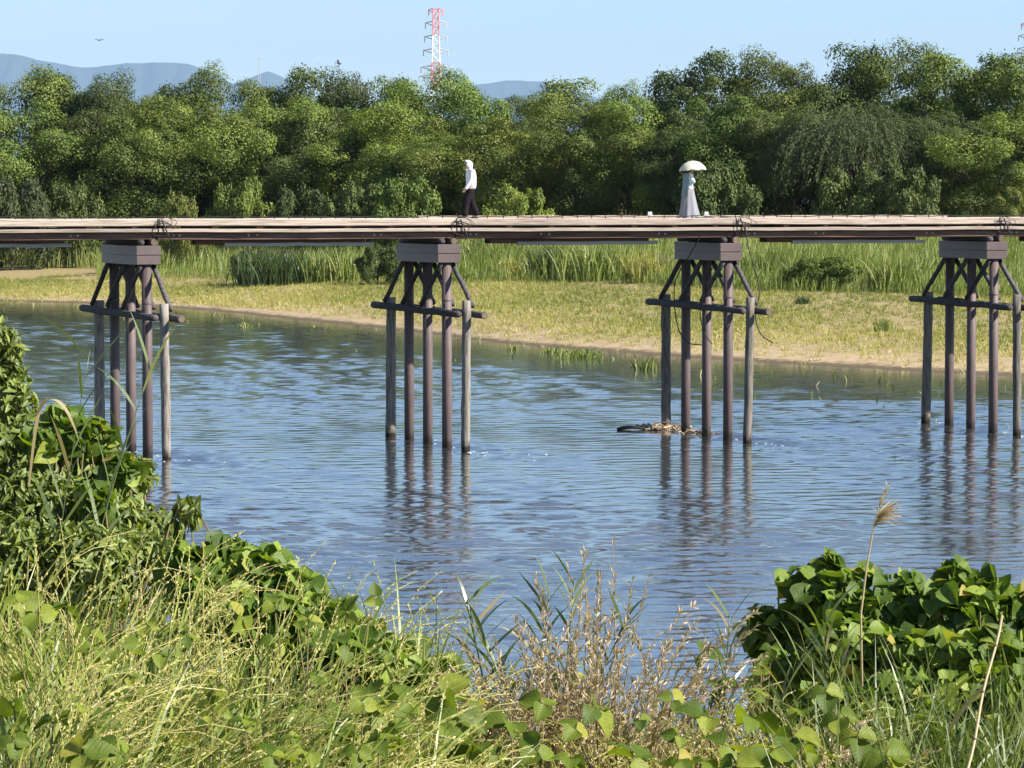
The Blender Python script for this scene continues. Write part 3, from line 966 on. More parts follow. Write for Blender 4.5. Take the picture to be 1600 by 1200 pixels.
def person_parasol():
    s = s_at_px(1076, 0)
    root = thing('person', tuple(B(s, 0, DECKZ)), "person in a pale blue top and long grey skirt walking under a parasol", 'person', rz=TH)
    k = Skel()
    k.add('pelvis', (-.02, 0, .86), (.145, .12)); k.add('waist', (-.02, 0, 1.02), (.11, .09), 'pelvis')
    k.add('chest', (-.01, 0, 1.19), (.135, .10), 'waist'); k.add('neck0', (.0, 0, 1.31), .06, 'chest')
    k.add('neck', (.02, 0, 1.37), .045, 'neck0'); k.add('head', (.05, 0, 1.45), (.072, .082), 'neck')
    k.add('crown', (.04, 0, 1.52), (.066, .075), 'head'); k.add('nose', (.135, 0, 1.445), .015, 'head')
    legs = {1: [(.02, .08, .82), (.16, .08, .47), (.27, .08, .10), (.40, .08, .04)], -1: [(-.05, -.08, .82), (-.08, -.08, .45), (-.22, -.08, .11), (-.11, -.08, .04)]}
    for sd, pts in legs.items():
        pr = 'pelvis'
        for n, (pt, r_) in enumerate(zip(pts, (.085, .056, .038, .033))):
            k.add('leg%d%d' % (sd, n), pt, r_, pr); pr = 'leg%d%d' % (sd, n)
    arms = {1: [(-.01, .165, 1.28), (-.06, .20, 1.05), (.10, .17, .98)], -1: [(-.01, -.165, 1.28), (.06, -.20, 1.05), (.06, -.13, 1.25)]}
    for sd, pts in arms.items():
        pr = 'chest'
        for n, (pt, r_) in enumerate(zip(pts, (.05, .037, .025))):
            key = 'arm%d%d' % (sd, n); k.add(key, pt, r_, pr); pr = key
        dv = np.array(pts[2]) - np.array(pts[1]); k.hand(sd, pts[2], dv, pr)
    skin_mesh('body', k.v, k.e, k.r, M['skin'], root)
    face_parts(root, .043, 1.455)
    V, F = ellipsoid((.025, 0, 1.475), (.108, .098, .115), 18, 12)
    V[:, 0] -= np.clip(1.47 - V[:, 2], 0, .2) * .8
    keep = [q for q in F if not (V[q].mean(0)[0] > .075 and V[q].mean(0)[2] < 1.54)]
    obj('hair', V, np.array(keep), M['hair'], root, smooth=True, local=True)
    j = Skel()
    j.add('hem', (-.02, 0, .80), (.20, .165)); j.add('belly', (-.02, 0, 1.0), (.165, .13), 'hem')
    j.add('chest', (-.01, 0, 1.20), (.17, .135), 'belly'); j.add('neck', (.0, 0, 1.33), (.085, .075), 'chest')
    for sd, pts in arms.items():
        pr = 'chest'
        for n, (pt, r_) in enumerate(zip(pts[:2] + [tuple((np.array(pts[1]) * .4 + np.array(pts[2]) * .6))], (.078, .085, .07))):
            key = 'a%d%d' % (sd, n); j.add(key, pt, r_, pr); pr = key
    skin_mesh('blouse', j.v, j.e, j.r, M['blue_cloth'], root, root=2)
    # shawl hanging down the back
    V = []; F = []
    for a in range(9):
        z = 1.34 - a * .085
        for b_ in range(11):
            y = (b_ - 5) / 5
            x = -.14 - .05 * (a / 8) - .03 * math.cos(y * 9 + a * .4) + .10 * y * y
            V.append((x, y * (.15 + .03 * a / 8), z))
    n = 11
    for a in range(8):
        for b_ in range(10): F.append((a * n + b_, a * n + b_ + 1, (a + 1) * n + b_ + 1, (a + 1) * n + b_))
    V = np.array(V); Vb = V + np.array((-.012, 0, 0)); F = np.array(F)
    obj('shawl', np.concatenate([V, Vb]), np.concatenate([F, F[:, ::-1] + len(V)]), M['teal_cloth'], root, smooth=True, local=True)
    # long swinging skirt with folds, open hem
    V = []; F = []; seg = 44; rows = 12
    for a in range(rows + 1):
        t = a / rows
        z = .98 - t * .93
        hx = .145 + .145 * t ** .9; hy = .13 + .10 * t; cx = -.02 + .03 * t
        for b_ in range(seg):
            th = 2 * math.pi * b_ / seg
            fold = 1 + .09 * t * math.sin(th * 9 + 1.3 * t) + .05 * t * math.sin(th * 5)
            x = cx + hx * fold * math.cos(th) + .06 * t * t * max(0, math.cos(th))
            V.append((x, hy * fold * math.sin(th), z + .02 * t * math.sin(th * 4)))
    for a in range(rows):
        for b_ in range(seg): F.append((a * seg + b_, a * seg + (b_ + 1) % seg, (a + 1) * seg + (b_ + 1) % seg, (a + 1) * seg + b_))
    obj('skirt', V, np.array(F), M['grey_cloth'], root, smooth=True, local=True)
    for sd, pts in legs.items():
        a = np.array(pts[2])
        q = Skel(); q.add('heel', (a[0] - .03, a[1], .045), .042); q.add('mid', (a[0] + .06, a[1], .043), .043, 'heel'); q.add('toe', (a[0] + .17, a[1], .032), .032, 'mid')
        skin_mesh('shoe', q.v, q.e, q.r, M['shoe'], root)
    # parasol: a thing of its own, held in the right hand
    m, nt, out = new_mat('printed_parasol_cloth')
    vo = N(nt, "ShaderNodeTexVoronoi"); vo.inputs["Scale"].default_value = 9
    nt.links.new(N(nt, "ShaderNodeTexCoord").outputs["Object"], vo.inputs["Vector"])
    c = ramp(nt, vo.outputs["Distance"], [(.16, (.38, .40, .30)), (.26, (.72, .70, .57))])
    d = N(nt, "ShaderNodeBsdfDiffuse"); tr = N(nt, "ShaderNodeBsdfTranslucent"); mxs = N(nt, "ShaderNodeMixShader"); mxs.inputs[0].default_value = .2
    nt.links.new(c, d.inputs[0]); nt.links.new(c, tr.inputs[0]); nt.links.new(d.outputs[0], mxs.inputs[1]); nt.links.new(tr.outputs[0], mxs.inputs[2]); nt.links.new(mxs.outputs[0], out.inputs[0])
    hand = Vector((.07, -.13, 1.33))
    top = Vector((.05, -.11, 1.72))
    rot = Matrix.Rotation(TH, 3, 'Z')
    basep = Vector(B(s, 0, DECKZ)) + rot @ hand
    par = thing('parasol', tuple(basep), "cream patterned parasol held over the walker in the long skirt", 'parasol', rz=TH)
    ax = (top - hand).normalized()
    q = ax.to_track_quat('Z', 'Y').to_matrix()
    L = (top - hand).length
    V = []; F = []; seg = 48; rows = 9; Rr = .425
    for a in range(rows + 1):
        t = a / rows
        for b_ in range(seg):
            th = 2 * math.pi * b_ / seg
            g = abs(math.sin(th * 4))             # 8 gores; ribs where g = 0
            rad = Rr * math.sin(t * 1.22) / math.sin(1.22) * (1 - .055 * g * t ** 3)
            z = L - (.30 * (1 - math.cos(t * 1.35)) / (1 - math.cos(1.35))) * (1 - .10 * g * t * t)
            V.append(tuple(q @ Vector((rad * math.cos(th), rad * math.sin(th), z))))
    for a in range(rows):
        for b_ in range(seg): F.append((a * seg + b_, (a + 1) * seg + b_, (a + 1) * seg + (b_ + 1) % seg, a * seg + (b_ + 1) % seg))
    cn = obj('canopy', V, np.array(F), m, par, smooth=True, local=True)
    for b_ in range(8):
        th = math.pi * b_ / 4
        P = [tuple(q @ Vector((Rr * math.sin(t * 1.22) / math.sin(1.22) * math.cos(th), Rr * math.sin(t * 1.22) / math.sin(1.22) * math.sin(th), L - .006 - .30 * (1 - math.cos(t * 1.35)) / (1 - math.cos(1.35))))) for t in np.linspace(0, 1, 6)]
        v, f = tube(P, .004, 4); obj('rib', v, f, M['shaft'], cn, local=True)
    v, f = tube([tuple(q @ Vector((0, 0, z))) for z in (-.05, L * .5, L + .05)], .008, 6); obj('shaft', v, f, M['shaft'], par, local=True)
    v, f = tube([tuple(q @ Vector((0, 0, z))) for z in (-.16, -.05)], [.015, .013], 8); obj('handle', v, f, M['hair'], par, local=True)
person_parasol()

# ================================================================ far tower, pole, birds
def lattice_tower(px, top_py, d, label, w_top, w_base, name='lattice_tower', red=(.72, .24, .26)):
    top = at(px, top_py, d); H = top[2] - 4.5
    root = thing(name, (top[0], top[1], 4.5), label, 'tower', 'red and white lattice towers')
    mr = M.setdefault('tower_hazed_red', pbr('tower_hazed_red_paint', red, .6, .05, 1, None, 0))  # red paled to pink: fading by distance haze put into the colour
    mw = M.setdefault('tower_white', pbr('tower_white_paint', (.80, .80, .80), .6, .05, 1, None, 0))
    nlev = 22
    zs = np.linspace(0, H, nlev + 1)
    def half(z):
        t = z / H
        return (w_base * (1 - t) ** 1.6 + w_top * (1 - (1 - t) ** 1.6)) / 2
    for k in range(nlev):
        z0, z1 = zs[k], zs[k + 1]
        mb = MB(); r = H * .0026
        a, b_ = half(z0), half(z1)
        cs = [(-1, -1), (1, -1), (1, 1), (-1, 1)]
        for j in range(4):
            p0 = np.array((cs[j][0] * a, cs[j][1] * a, z0)); p1 = np.array((cs[j][0] * b_, cs[j][1] * b_, z1))
            n0 = np.array((cs[(j + 1) % 4][0] * a, cs[(j + 1) % 4][1] * a, z0)); n1 = np.array((cs[(j + 1) % 4][0] * b_, cs[(j + 1) % 4][1] * b_, z1))
            mb.add(*tube([p0, p1], r, 4)); mb.add(*tube([p0, n1], r * .6, 4)); mb.add(*tube([n0, p1], r * .6, 4)); mb.add(*tube([p1, n1], r * .6, 4))
        band = (nlev - 1 - k) // 3 % 2 == 0
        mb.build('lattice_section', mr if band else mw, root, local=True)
    for k, (zf, w) in enumerate(((.995, 1.5), (.93, 2.5), (.86, 2.6), (.79, 2.7), (.705, 3.0), (.66, 3.2))):
        z = H * zf; hw = half(z) * w + H * .014
        for sx in (-1, 1):
            mb = MB()
            e = np.array((sx * hw, 0, z))
            for sy in (-1, 1):
                mb.add(*tube([np.array((sx * half(z), sy * half(z), z + H * .008)), e], H * .0022, 4))
                mb.add(*tube([np.array((sx * half(z), sy * half(z), z - H * .014)), e], H * .002, 4))
            mb.add(*tube([e, e - np.array((0, 0, H * .03))], H * .0028, 5))
            mb.build('cross_arm', M['tower_grey'] if k else mr, root, local=True)
    return root
M['tower_grey'] = pbr('grey_insulator', (.48, .51, .55), .6, .05, 1, None, 0)
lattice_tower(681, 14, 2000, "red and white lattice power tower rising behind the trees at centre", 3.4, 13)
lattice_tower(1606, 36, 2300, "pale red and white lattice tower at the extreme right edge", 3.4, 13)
# a slender bare mast among the treetops
q = at(405, 92, 360)
root = thing('mast', (q[0], q[1], 4.4), "thin grey mast poking above the trees left of the tower", 'mast')
mb = MB()
H = q[2] - 4.4
for sx in (-.11, .11): mb.add(*tube([(sx, 0, 0), (sx, 0, H)], .025, 5))
for z in np.arange(H - 3, H, .45): mb.add(*tube([(-.11, 0, z), (.11, 0, z + .45)], .018, 4))
mb.build('mast_frame', M['tower_grey'], root, local=True)
mb = MB(); mb.add(*tube([(-.3, 0, H - .05), (.3, 0, H - .05)], .025, 5)); mb.build('crossbar', M['tower_grey'], root, local=True)
M['bird'] = pbr('dark_feathers', (.03, .03, .035), .8, .2, 20, None, 0)
def bird(px, py, d, span, label, perched=False):
    q = at(px, py, d)
    root = thing('bird', tuple(q), label, 'bird', 'birds over the wood')
    V, F = tube([(-.28, 0, 0), (-.18, 0, .0), (0, 0, .01), (.17, 0, .02), (.27, 0, .03), (.33, 0, .02)], [.02, .06, .095, .08, .05, .01], 8)
    obj('body', V * span, F, M['bird'], root, smooth=True, local=True)
    for sd in (-1, 1):
        if perched: V = np.array([(.12, sd * .07, .05), (-.08, sd * .11, .03), (-.36, sd * .05, -.03), (-.05, sd * .09, -.05)])
        else: V = np.array([(.12, sd * .05, .04), (.10, sd * .45, .16), (-.08, sd * .8, .10), (-.14, sd * .05, .03)])
        V = np.concatenate([V, V + np.array((0, 0, .015))])
        obj('wing', V * span, np.array([(0, 1, 2, 3), (7, 6, 5, 4), (0, 4, 5, 1), (1, 5, 6, 2), (2, 6, 7, 3), (3, 7, 4, 0)]), M['bird'], root, local=True)
    V = np.array([(-.26, -.03, .0), (-.26, .03, .0), (-.46, .07, -.01), (-.46, -.07, -.01)]); V = np.concatenate([V, V + np.array((0, 0, .015))])
    obj('tail', V * span, np.array([(3, 2, 1, 0), (4, 5, 6, 7), (0, 1, 5, 4), (1, 2, 6, 5), (2, 3, 7, 6), (3, 0, 4, 7)]), M['bird'], root, local=True)
    return root
bird(155, 63, 330, .7, "tiny bird flying in the sky above the left mountains").rotation_euler = (0, 0, 2.2)
bird(529, 99, 300, .75, "dark bird low over the treetops left of the tower").rotation_euler = (.5, .2, .4)

# ================================================================ trees
LEAF4V = np.array([(0, 0, 0), (.34, .5, .09), (0, 1, -.02), (-.34, .5, .09)])
LEAF4F = np.array([(0, 1, 2, 3)])
OLIVE = [(0, (.055, .085, .013)), (.35, (.105, .150, .022)), (.7, (.165, .215, .033)), (1, (.25, .295, .06))]
M['leaf_a'] = leaf_mat('olive_tree_leaves', OLIVE, .15, .03, .55, .025, by_object=False)
M['leaf_d'] = leaf_mat('dark_tree_leaves', [(0, (.045, .068, .014)), (.5, (.080, .112, .022)), (1, (.14, .175, .04))], .14, .03, .55, .02, by_object=False)
M['leaf_y'] = leaf_mat('yellow_green_tree_leaves', [(0, (.10, .13, .015)), (.5, (.180, .215, .026)), (1, (.25, .28, .045))], .2, .04, .5, .03, by_object=False)
M['leaf_w'] = leaf_mat('grey_green_willow_leaves', [(0, (.060, .085, .035)), (.5, (.105, .140, .058)), (1, (.20, .235, .09))], .25, .02, .6, .02, by_object=False)

def grow_crown(seed, h, w, lo=.12, nlobe=15, per=230, leaf=.17):
    """leaf clumps grouped in lobes through an uneven crown; returns mesh arrays and the clump centres"""
    r = np.random.default_rng(seed)
    zc, rz = h * (lo + 1) / 2, h * (1 - lo) / 2
    C, RC, OUT = [], [], []
    for k in range(nlobe):
        ph = k * 2.399 + seed; zz = 1 - 1.9 * (k + .5) / nlobe
        d = np.array((math.cos(ph) * math.sqrt(max(0, 1 - zz * zz)), math.sin(ph) * math.sqrt(max(0, 1 - zz * zz)), zz)) + r.normal(0, .24, 3)
        fr = r.uniform(.5, .84)
        tuck = np.interp(d[2], [-1, -.3, .3, 1], [.7, .95, 1.0, 1.05])        # narrower towards the foot
        lc = np.array((d[0] * fr * w / 2 * tuck, d[1] * fr * w / 2 * tuck, zc + d[2] * fr * rz))
        lr = w * r.uniform(.10, .27)
        lc[2] = max(lc[2], lr * .9)
        o = unit(lc - np.array((0, 0, zc * .9)))
        for j in range(11):
            dd = unit(r.normal(size=3) + o * .8 + np.array((0, 0, .3)))
            C.append(lc + dd * lr * r.uniform(.6, 1.0) * np.array((1, 1, .8))); RC.append(lr * r.uniform(.30, .52)); OUT.append(dd)
        C.append(lc); RC.append(lr * .85); OUT.append(o)
    c, rc, OUT = np.array(C), np.array(RC), np.array(OUT)
    n = len(c)
    P, D, Nn, Sc, rn = [], [], [], [], []
    for k in range(n):
        m_ = int(per * (rc[k] / (.085 * w)) ** 1.7)
        out = OUT[k]
        dd = unit(r.normal(size=(m_, 3)) + out * .5 + np.array((0, 0, .2)))
        rad = rc[k] * (1.12 - .5 * r.random(m_) ** 1.7) * (1 + .2 * np.sin(dd[:, 0] * 6 + k) * np.sin(dd[:, 1] * 7 - k))
        q = c[k] + dd * rad[:, None] * np.array((1.08, 1.08, .8))
        nn = unit(dd * 1.0 + r.normal(size=(m_, 3)) * .33 + np.array((0, 0, .12)))
        ld = unit(np.cross(nn, r.normal(size=(m_, 3))) + np.array((0, 0, -.45)) + out * .2)
        P.append(q); D.append(ld); Nn.append(nn)
        Sc.append(leaf * r.uniform(.6, 1.35, m_))
        rn.append(np.clip(.42 + .17 * r.normal() + .10 * r.normal(size=m_), 0, 1))
    m_ = 420                                    # sprays that break the outline
    k = r.integers(0, n, m_)
    dd = unit(r.normal(size=(m_, 3)) * .7 + OUT[k] + np.array((0, 0, .4)))
    P.append(c[k] + dd * (rc[k] * r.uniform(1.0, 1.22, m_))[:, None]); D.append(dd + r.normal(size=(m_, 3)) * .5); Nn.append(unit(r.normal(size=(m_, 3))))
    Sc.append(leaf * r.uniform(.7, 1.3, m_)); rn.append(r.uniform(.3, 1, m_))
    P, D, Nn, Sc, rn = map(np.concatenate, (P, D, Nn, Sc, rn))
    P[:, 2] = np.maximum(P[:, 2], .1) * (h / np.percentile(P[:, 2], 99.6))
    V, F, ix = scatter(LEAF4V, LEAF4F, P, frames(D, Nn), Sc)
    return V, F, rn[ix], c

def grow_trunk(seed, h, w, c):
    r = np.random.default_rng(seed + 500)
    mb = MB()
    k = 7
    P = np.stack([.04 * h * np.cumsum(r.normal(0, .4, k)) * np.linspace(0, 1, k), .04 * h * np.cumsum(r.normal(0, .4, k)) * np.linspace(0, 1, k), np.linspace(-.6, h * .62, k)], 1)
    mb.add(*tube(P, np.linspace(.028, .010, k) * h, 9))
    for j in r.choice(len(c), 16, replace=False):
        t = r.uniform(.25, .9); a = P[0] + (P[-1] - P[0]) * t
        i0 = int(t * (k - 1)); a = P[i0]
        mid = (a + c[j]) / 2 + r.normal(0, .04 * w, 3)
        mb.add(*tube([a, mid, c[j] * .85 + a * .15], [.009 * h, .006 * h, .002 * h], 6))
    return mb

VAR = []
for seed, h, w, lo, nl, per, leaf in ((1, 12, 9.5, .28, 20, 230, .15), (2, 13, 9, .30, 19, 230, .145), (3, 11, 10, .22, 22, 230, .155), (4, 13, 10, .26, 20, 230, .15), (5, 12, 9, .0, 24, 230, .14), (6, 12, 9.5, .0, 24, 200, .18), (7, 6.5, 9.5, .0, 12, 150, .30)):
    V, F, rn, c = grow_crown(seed, h, w, lo, nl, per, leaf)
    tk = grow_trunk(seed, h, w, c)
    VAR.append(dict(h=h, w=w, crown=make_mesh('crown', V, F, M['leaf_a'], rn),
                    trunk=make_mesh('trunk', np.concatenate(tk.V), [np.concatenate(tk.F3)], M['bark'], smooth=True)))
print('tree faces', [len(v['crown'].polygons) for v in VAR])

_tree_i = 0
def tree(px, top_py, w_px, d, var, key, label, group='trees of the far bank wood', name='broadleaf_tree', base_dz=0.0, depth_k=1.0):
    global _tree_i
    if name == 'bush' or (d > 303 and top_py < 140):
        var = 6 if name == 'bush' else 4 + _tree_i % 2
        if name != 'bush': d = d - 17
    else: var = var % 4
    v = VAR[var]
    q = at(px, top_py, d)
    zb = float(ground(q[0], d)) + base_dz
    hgt = (q[2] - zb) / 1.02
    wid = w_px * (1.42 if name != 'bush' and var >= 4 else 1.25 if name != 'bush' else 1.1) / F_PX * d
    rz = (_tree_i * 2.399) % 6.283
    _tree_i += 1
    root = thing(name, (q[0], d, zb), label, 'tree', group, rz)
    kx, kz = wid / v['w'], hgt / v['h']
    for nm, me in (('crown', v['crown']), ('trunk', v['trunk'])):
        o = bpy.data.objects.new(nm, me); link(o, root)
        if nm == 'crown':
            o.material_slots[0].link = 'OBJECT'; o.material_slots[0].material = M[key]
        o.scale = (kx, kx, kz)
    return root

# front crowns (photo column, top row, width in photo pixels, distance)
T = [
    (30, 150, 190, 318, 0, 'leaf_a', "olive green tree at the far left edge of the wood"),
    (125, 172, 150, 322, 3, 'leaf_d', "dark tree just right of the far left olive tree"),
    (232, 178, 170, 316, 2, 'leaf_a', "rounded tree behind the left pier, below the gap showing the mountains"),
    (330, 150, 150, 320, 1, 'leaf_a', "tall olive tree right of the gap showing the mountains"),
    (425, 150, 160, 314, 4, 'leaf_a', "round sunlit tree directly below the thin grey mast"),
    (520, 175, 150, 312, 0, 'leaf_d', "dark green tree between the mast and the light green trees"),
    (600, 160, 160, 308, 3, 'leaf_y', "light yellowish tree left of the power tower"),
    (672, 205, 150, 303, 5, 'leaf_a', "shorter olive tree standing just left of the hooded walker"),
    (745, 182, 185, 298, 2, 'leaf_y', "broad bright green dome tree right behind the hooded walker"),
    (825, 215, 130, 300, 1, 'leaf_y', "light green tree right of the bright dome behind the hooded walker"),
    (893, 160, 145, 292, 4, 'leaf_a', "oval tree midway between the two walkers"),
    (985, 152, 150, 292, 0, 'leaf_a', "olive tree just left of the parasol, behind the bridge"),
    (1062, 190, 120, 288, 3, 'leaf_d', "dark tree directly behind the parasol"),
    (1150, 150, 160, 286, 2, 'leaf_a', "sunlit clumpy tree right of the parasol"),
    (1235, 165, 130, 284, 5, 'leaf_d', "dark tree left of the weeping willow"),
    (1440, 170, 130, 280, 1, 'leaf_d', "dark tree right of the weeping willow"),
    (1505, 200, 140, 276, 4, 'leaf_d', "dark low tree above the right hand pier"),
    (1580, 175, 160, 274, 0, 'leaf_a', "sunlit olive tree at the right edge above the last pier"),
    # back crowns that make the skyline
    (20, 108, 170, 350, 4, 'leaf_a', "back tree on the skyline at the far left edge"),
    (115, 118, 140, 352, 2, 'leaf_d', "back tree on the skyline, second from the left edge"),
    (190, 116, 120, 348, 5, 'leaf_d', "broad leaved back tree just left of the mountain gap"),
    (290, 132, 110, 350, 0, 'leaf_d', "back tree just right of the mountain gap"),
    (365, 104, 130, 346, 3, 'leaf_a', "tallest back tree left of the grey mast"),
    (455, 106, 130, 345, 5, 'leaf_d', "back tree on the skyline right of the grey mast"),
    (530, 110, 120, 340, 5, 'leaf_d', "loose leaved back tree beneath the low flying bird"),
    (590, 122, 110, 338, 1, 'leaf_a', "back tree between the low bird and the power tower"),
    (655, 108, 140, 335, 2, 'leaf_a', "back tree at the foot of the power tower, hiding it"),
    (735, 132, 120, 332, 0, 'leaf_a', "back tree on the skyline right of the power tower"),
    (810, 148, 110, 330, 4, 'leaf_d', "low back tree under the right hand mountain"),
    (925, 124, 150, 326, 3, 'leaf_a', "back tree on the skyline above the oval tree"),
    (1012, 132, 120, 322, 1, 'leaf_a', "back tree on the skyline just left of the high wood"),
    (1108, 80, 150, 318, 5, 'leaf_d', "first high tree of the right hand skyline, above the parasol"),
    (1200, 78, 140, 316, 4, 'leaf_a', "second high tree of the right hand skyline"),
    (1300, 72, 150, 314, 0, 'leaf_d', "high skyline tree above the weeping willow"),
    (1385, 66, 150, 312, 2, 'leaf_a', "highest tree of the wood, on the right hand skyline"),
    (1470, 86, 150, 308, 3, 'leaf_a', "skyline tree right of the highest tree"),
    (1545, 92, 120, 306, 1, 'leaf_a', "skyline tree second from the right edge"),
    (1625, 84, 170, 304, 4, 'leaf_a', "skyline tree cut by the right edge"),
]
for t in T: tree(*t)

# low bushes in front of the wood
for (px, top, wpx, d, var, key, label) in [
    (18, 278, 110, 300, 5, 'leaf_w', "greyish bush at the foot of the wood, far left edge"),
    (110, 285, 90, 306, 2, 'leaf_d', "dark bush at the foot of the wood, left of the first pier"),
    (278, 303, 62, 285, 4, 'leaf_y', "bright yellow-green bush beside the bridge right of the first pier"),
    (385, 280, 85, 292, 0, 'leaf_a', "olive bush right of the bright yellow-green bush"),
    (470, 292, 90, 290, 5, 'leaf_d', "leafy dark bush between the first and second pier"),
    (560, 285, 95, 286, 3, 'leaf_d', "leafy bush left of the second pier behind the deck"),
    (640, 275, 100, 282, 2, 'leaf_a', "feathery green bush left of the hooded walker"),
    (800, 290, 90, 274, 1, 'leaf_y', "light green bush right of the hooded walker"),
    (1125, 255, 110, 268, 2, 'leaf_d', "bushy low tree right behind the parasol walker"),
    (1340, 262, 110, 266, 2, 'leaf_d', "dark bush under the weeping willow's hanging branches"),
    (1415, 260, 90, 262, 0, 'leaf_d', "dark bush beside the willow above the deck"),
    (1300, 402, 104, 215, 4, 'leaf_a', "dark rounded bush on the bank between third and fourth pier"),
    (590, 384, 60, 246, 4, 'leaf_d', "dark shrub among the reeds left of the second pier"),
    (395, 388, 60, 256, 4, 'leaf_d', "dark shrub among the reeds midway between first and second pier"),
    (1592, 290, 60, 255, 4, 'leaf_y', "small light bush at the right edge above the deck")]:
    tree(px, top, wpx, d, var, key, label, 'bushes at the foot of the wood', 'bush')

# weeping willow
def willow(px, top, wpx, d, label):
    q = at(px, top, d); zb = float(ground(q[0], d)); h = q[2] - zb; w = wpx / F_PX * d
    root = thing('willow_tree', (q[0], d, zb), label, 'tree', 'trees of the far bank wood')
    r = np.random.default_rng(77)
    n = 1300
    dd = unit(r.normal(size=(n, 3)) + np.array((0, 0, .3)))
    dd[:, 2] = np.abs(dd[:, 2]) * .9 + r.uniform(-.6, .1, n)
    c0 = np.array((0, 0, h * .66))
    st = c0 + dd * np.array((w / 2, w / 2, h * .33)) * r.uniform(.6, 1, n)[:, None] * (1 + .2 * np.sin(dd[:, :1] * 7) * np.cos(dd[:, 1:2] * 6))
    L = r.uniform(1.5, 6.0, n)
    az = np.arctan2(dd[:, 1], dd[:, 0]) + r.normal(0, .4, n)
    P = curves(st, L, az, np.full(n, 1.2), np.full(n, 1.75), np.full(n, .5), 8)
    tt = r.integers(0, 8, (n, 30)); fr = r.random((n, 30))[..., None]
    idx = np.arange(n)[:, None]
    pos = (P[idx, tt] * (1 - fr) + P[idx, tt + 1] * fr).reshape(-1, 3) + r.normal(0, .06, (n * 30, 3))
    T_ = unit(P[:, 1:] - P[:, :-1])[idx, tt].reshape(-1, 3)
    D = unit(T_ + r.normal(0, .35, T_.shape)); nn = unit(r.normal(size=T_.shape) + np.repeat(dd, 30, 0) * .8 + np.array((0, 0, .3)))
    sc_ = np.stack([r.uniform(.09, .15, len(pos)), r.uniform(.2, .36, len(pos)), np.full(len(pos), .2)], 1)
    V, F, ix = scatter(LEAF4V, LEAF4F, pos, frames(D, nn), sc_)
    rn = np.clip(np.repeat(r.uniform(.2, .8, n), 30) + r.normal(0, .15, n * 30), 0, 1)
    obj('crown', V, F, M['leaf_w'], root, rnd=rn[ix], local=True)
    mb = grow_trunk(88, h, w, st[:200])
    mb.build('trunk', M['bark'], root, smooth=True, local=True)
willow(1335, 142, 215, 279, "pale weeping willow with drooping branches right of the parasol walker")

# ================================================================ far bank plants
def blade_mat(name, stops, trans=.3, gloss=.04):
    return leaf_mat(name, stops, trans, gloss, .5, 0, by_object=False)
M['reed'] = blade_mat('green_reed_blades', [(0, (.075, .11, .020)), (.4, (.175, .23, .042)), (.75, (.27, .31, .08)), (1, (.46, .41, .2))])
M['bank_grass'] = blade_mat('yellowing_bank_grass', [(0, (.13, .165, .025)), (.4, (.27, .28, .055)), (.75, (.46, .41, .12)), (1, (.58, .48, .25))])
M['meadow'] = blade_mat('bright_meadow_grass', [(0, (.10, .14, .02)), (.6, (.17, .22, .035)), (1, (.27, .28, .08))])
M['dark_reed'] = blade_mat('dark_reed_blades', [(0, (.030, .055, .016)), (.6, (.06, .10, .025)), (1, (.12, .16, .04))])
XR = np.array([-70, -31, 0, 12, 24, 60]); YR = np.array([322, 276, 244, 228, 212, 190])
def yr(X): return np.interp(X, XR, YR)
rg = np.random.default_rng(21)
def bank_points(n, s0, s1, xr=(-.185, .185), power=1.0):
    Y = rg.uniform(0, 1, n); X = rg.uniform(xr[0], xr[1], n)
    x0 = X * 230
    a, b_ = yw(x0) + s0, yr(x0) + s1
    Y = a + (b_ - a) * Y ** power
    return X * Y, Y
# short grass in tufts over the sandy flat, thinning to bare sand by the water
n = 46000
X, Y = bank_points(n, .6, 8)
s = Y - yw(X)
dens = .45 + .8 * vnoise(X * .35, Y * .16, 31) + .5 * vnoise(X * 1.3, Y * .6, 32)
keep = (rg.random(n) < np.clip(np.where(X < -4, .38, .08) + s / np.where(X < -4, 9, 24), 0, 1) * np.clip(dens + .30, .06, 1)) & ~((X < -33) & (s > 30) & (vnoise(X * .3, Y * .2, 33) > -.15))
X, Y = X[keep], Y[keep]
tone = np.clip(.66 - .007 * (Y - yw(X)) + .40 * vnoise(X * .25, Y * .1, 34) + .16 * rg.normal(size=len(X)), 0, 1)
th_ = rg.uniform(.5, 1.4, len(X))
k = 7
n = len(X) * k
X, Y, tone, th_ = np.repeat(X, k), np.repeat(Y, k), np.repeat(tone, k), np.repeat(th_, k)
X = X + rg.normal(0, .09, n); Y = Y + rg.normal(0, .09, n)
L = rg.uniform(.10, .30, n) * th_
P = curves(np.stack([X, Y, ground(X, Y)], 1), L, rg.uniform(0, 6.3, n), rg.uniform(0, .6, n), rg.uniform(.2, 1.2, n), np.ones(n), 1)
V, F, ix = blades(P, rg.uniform(.022, .045, n), prof=np.array((1, .15)))
pc = np.clip(tone + .14 * rg.normal(size=n), 0, 1)
tag(obj('bank_grass', V, F, M['bank_grass'], None, rnd=pc[ix]), "sparse yellowing grass on the sandy far bank", 'grass', kind='stuff')
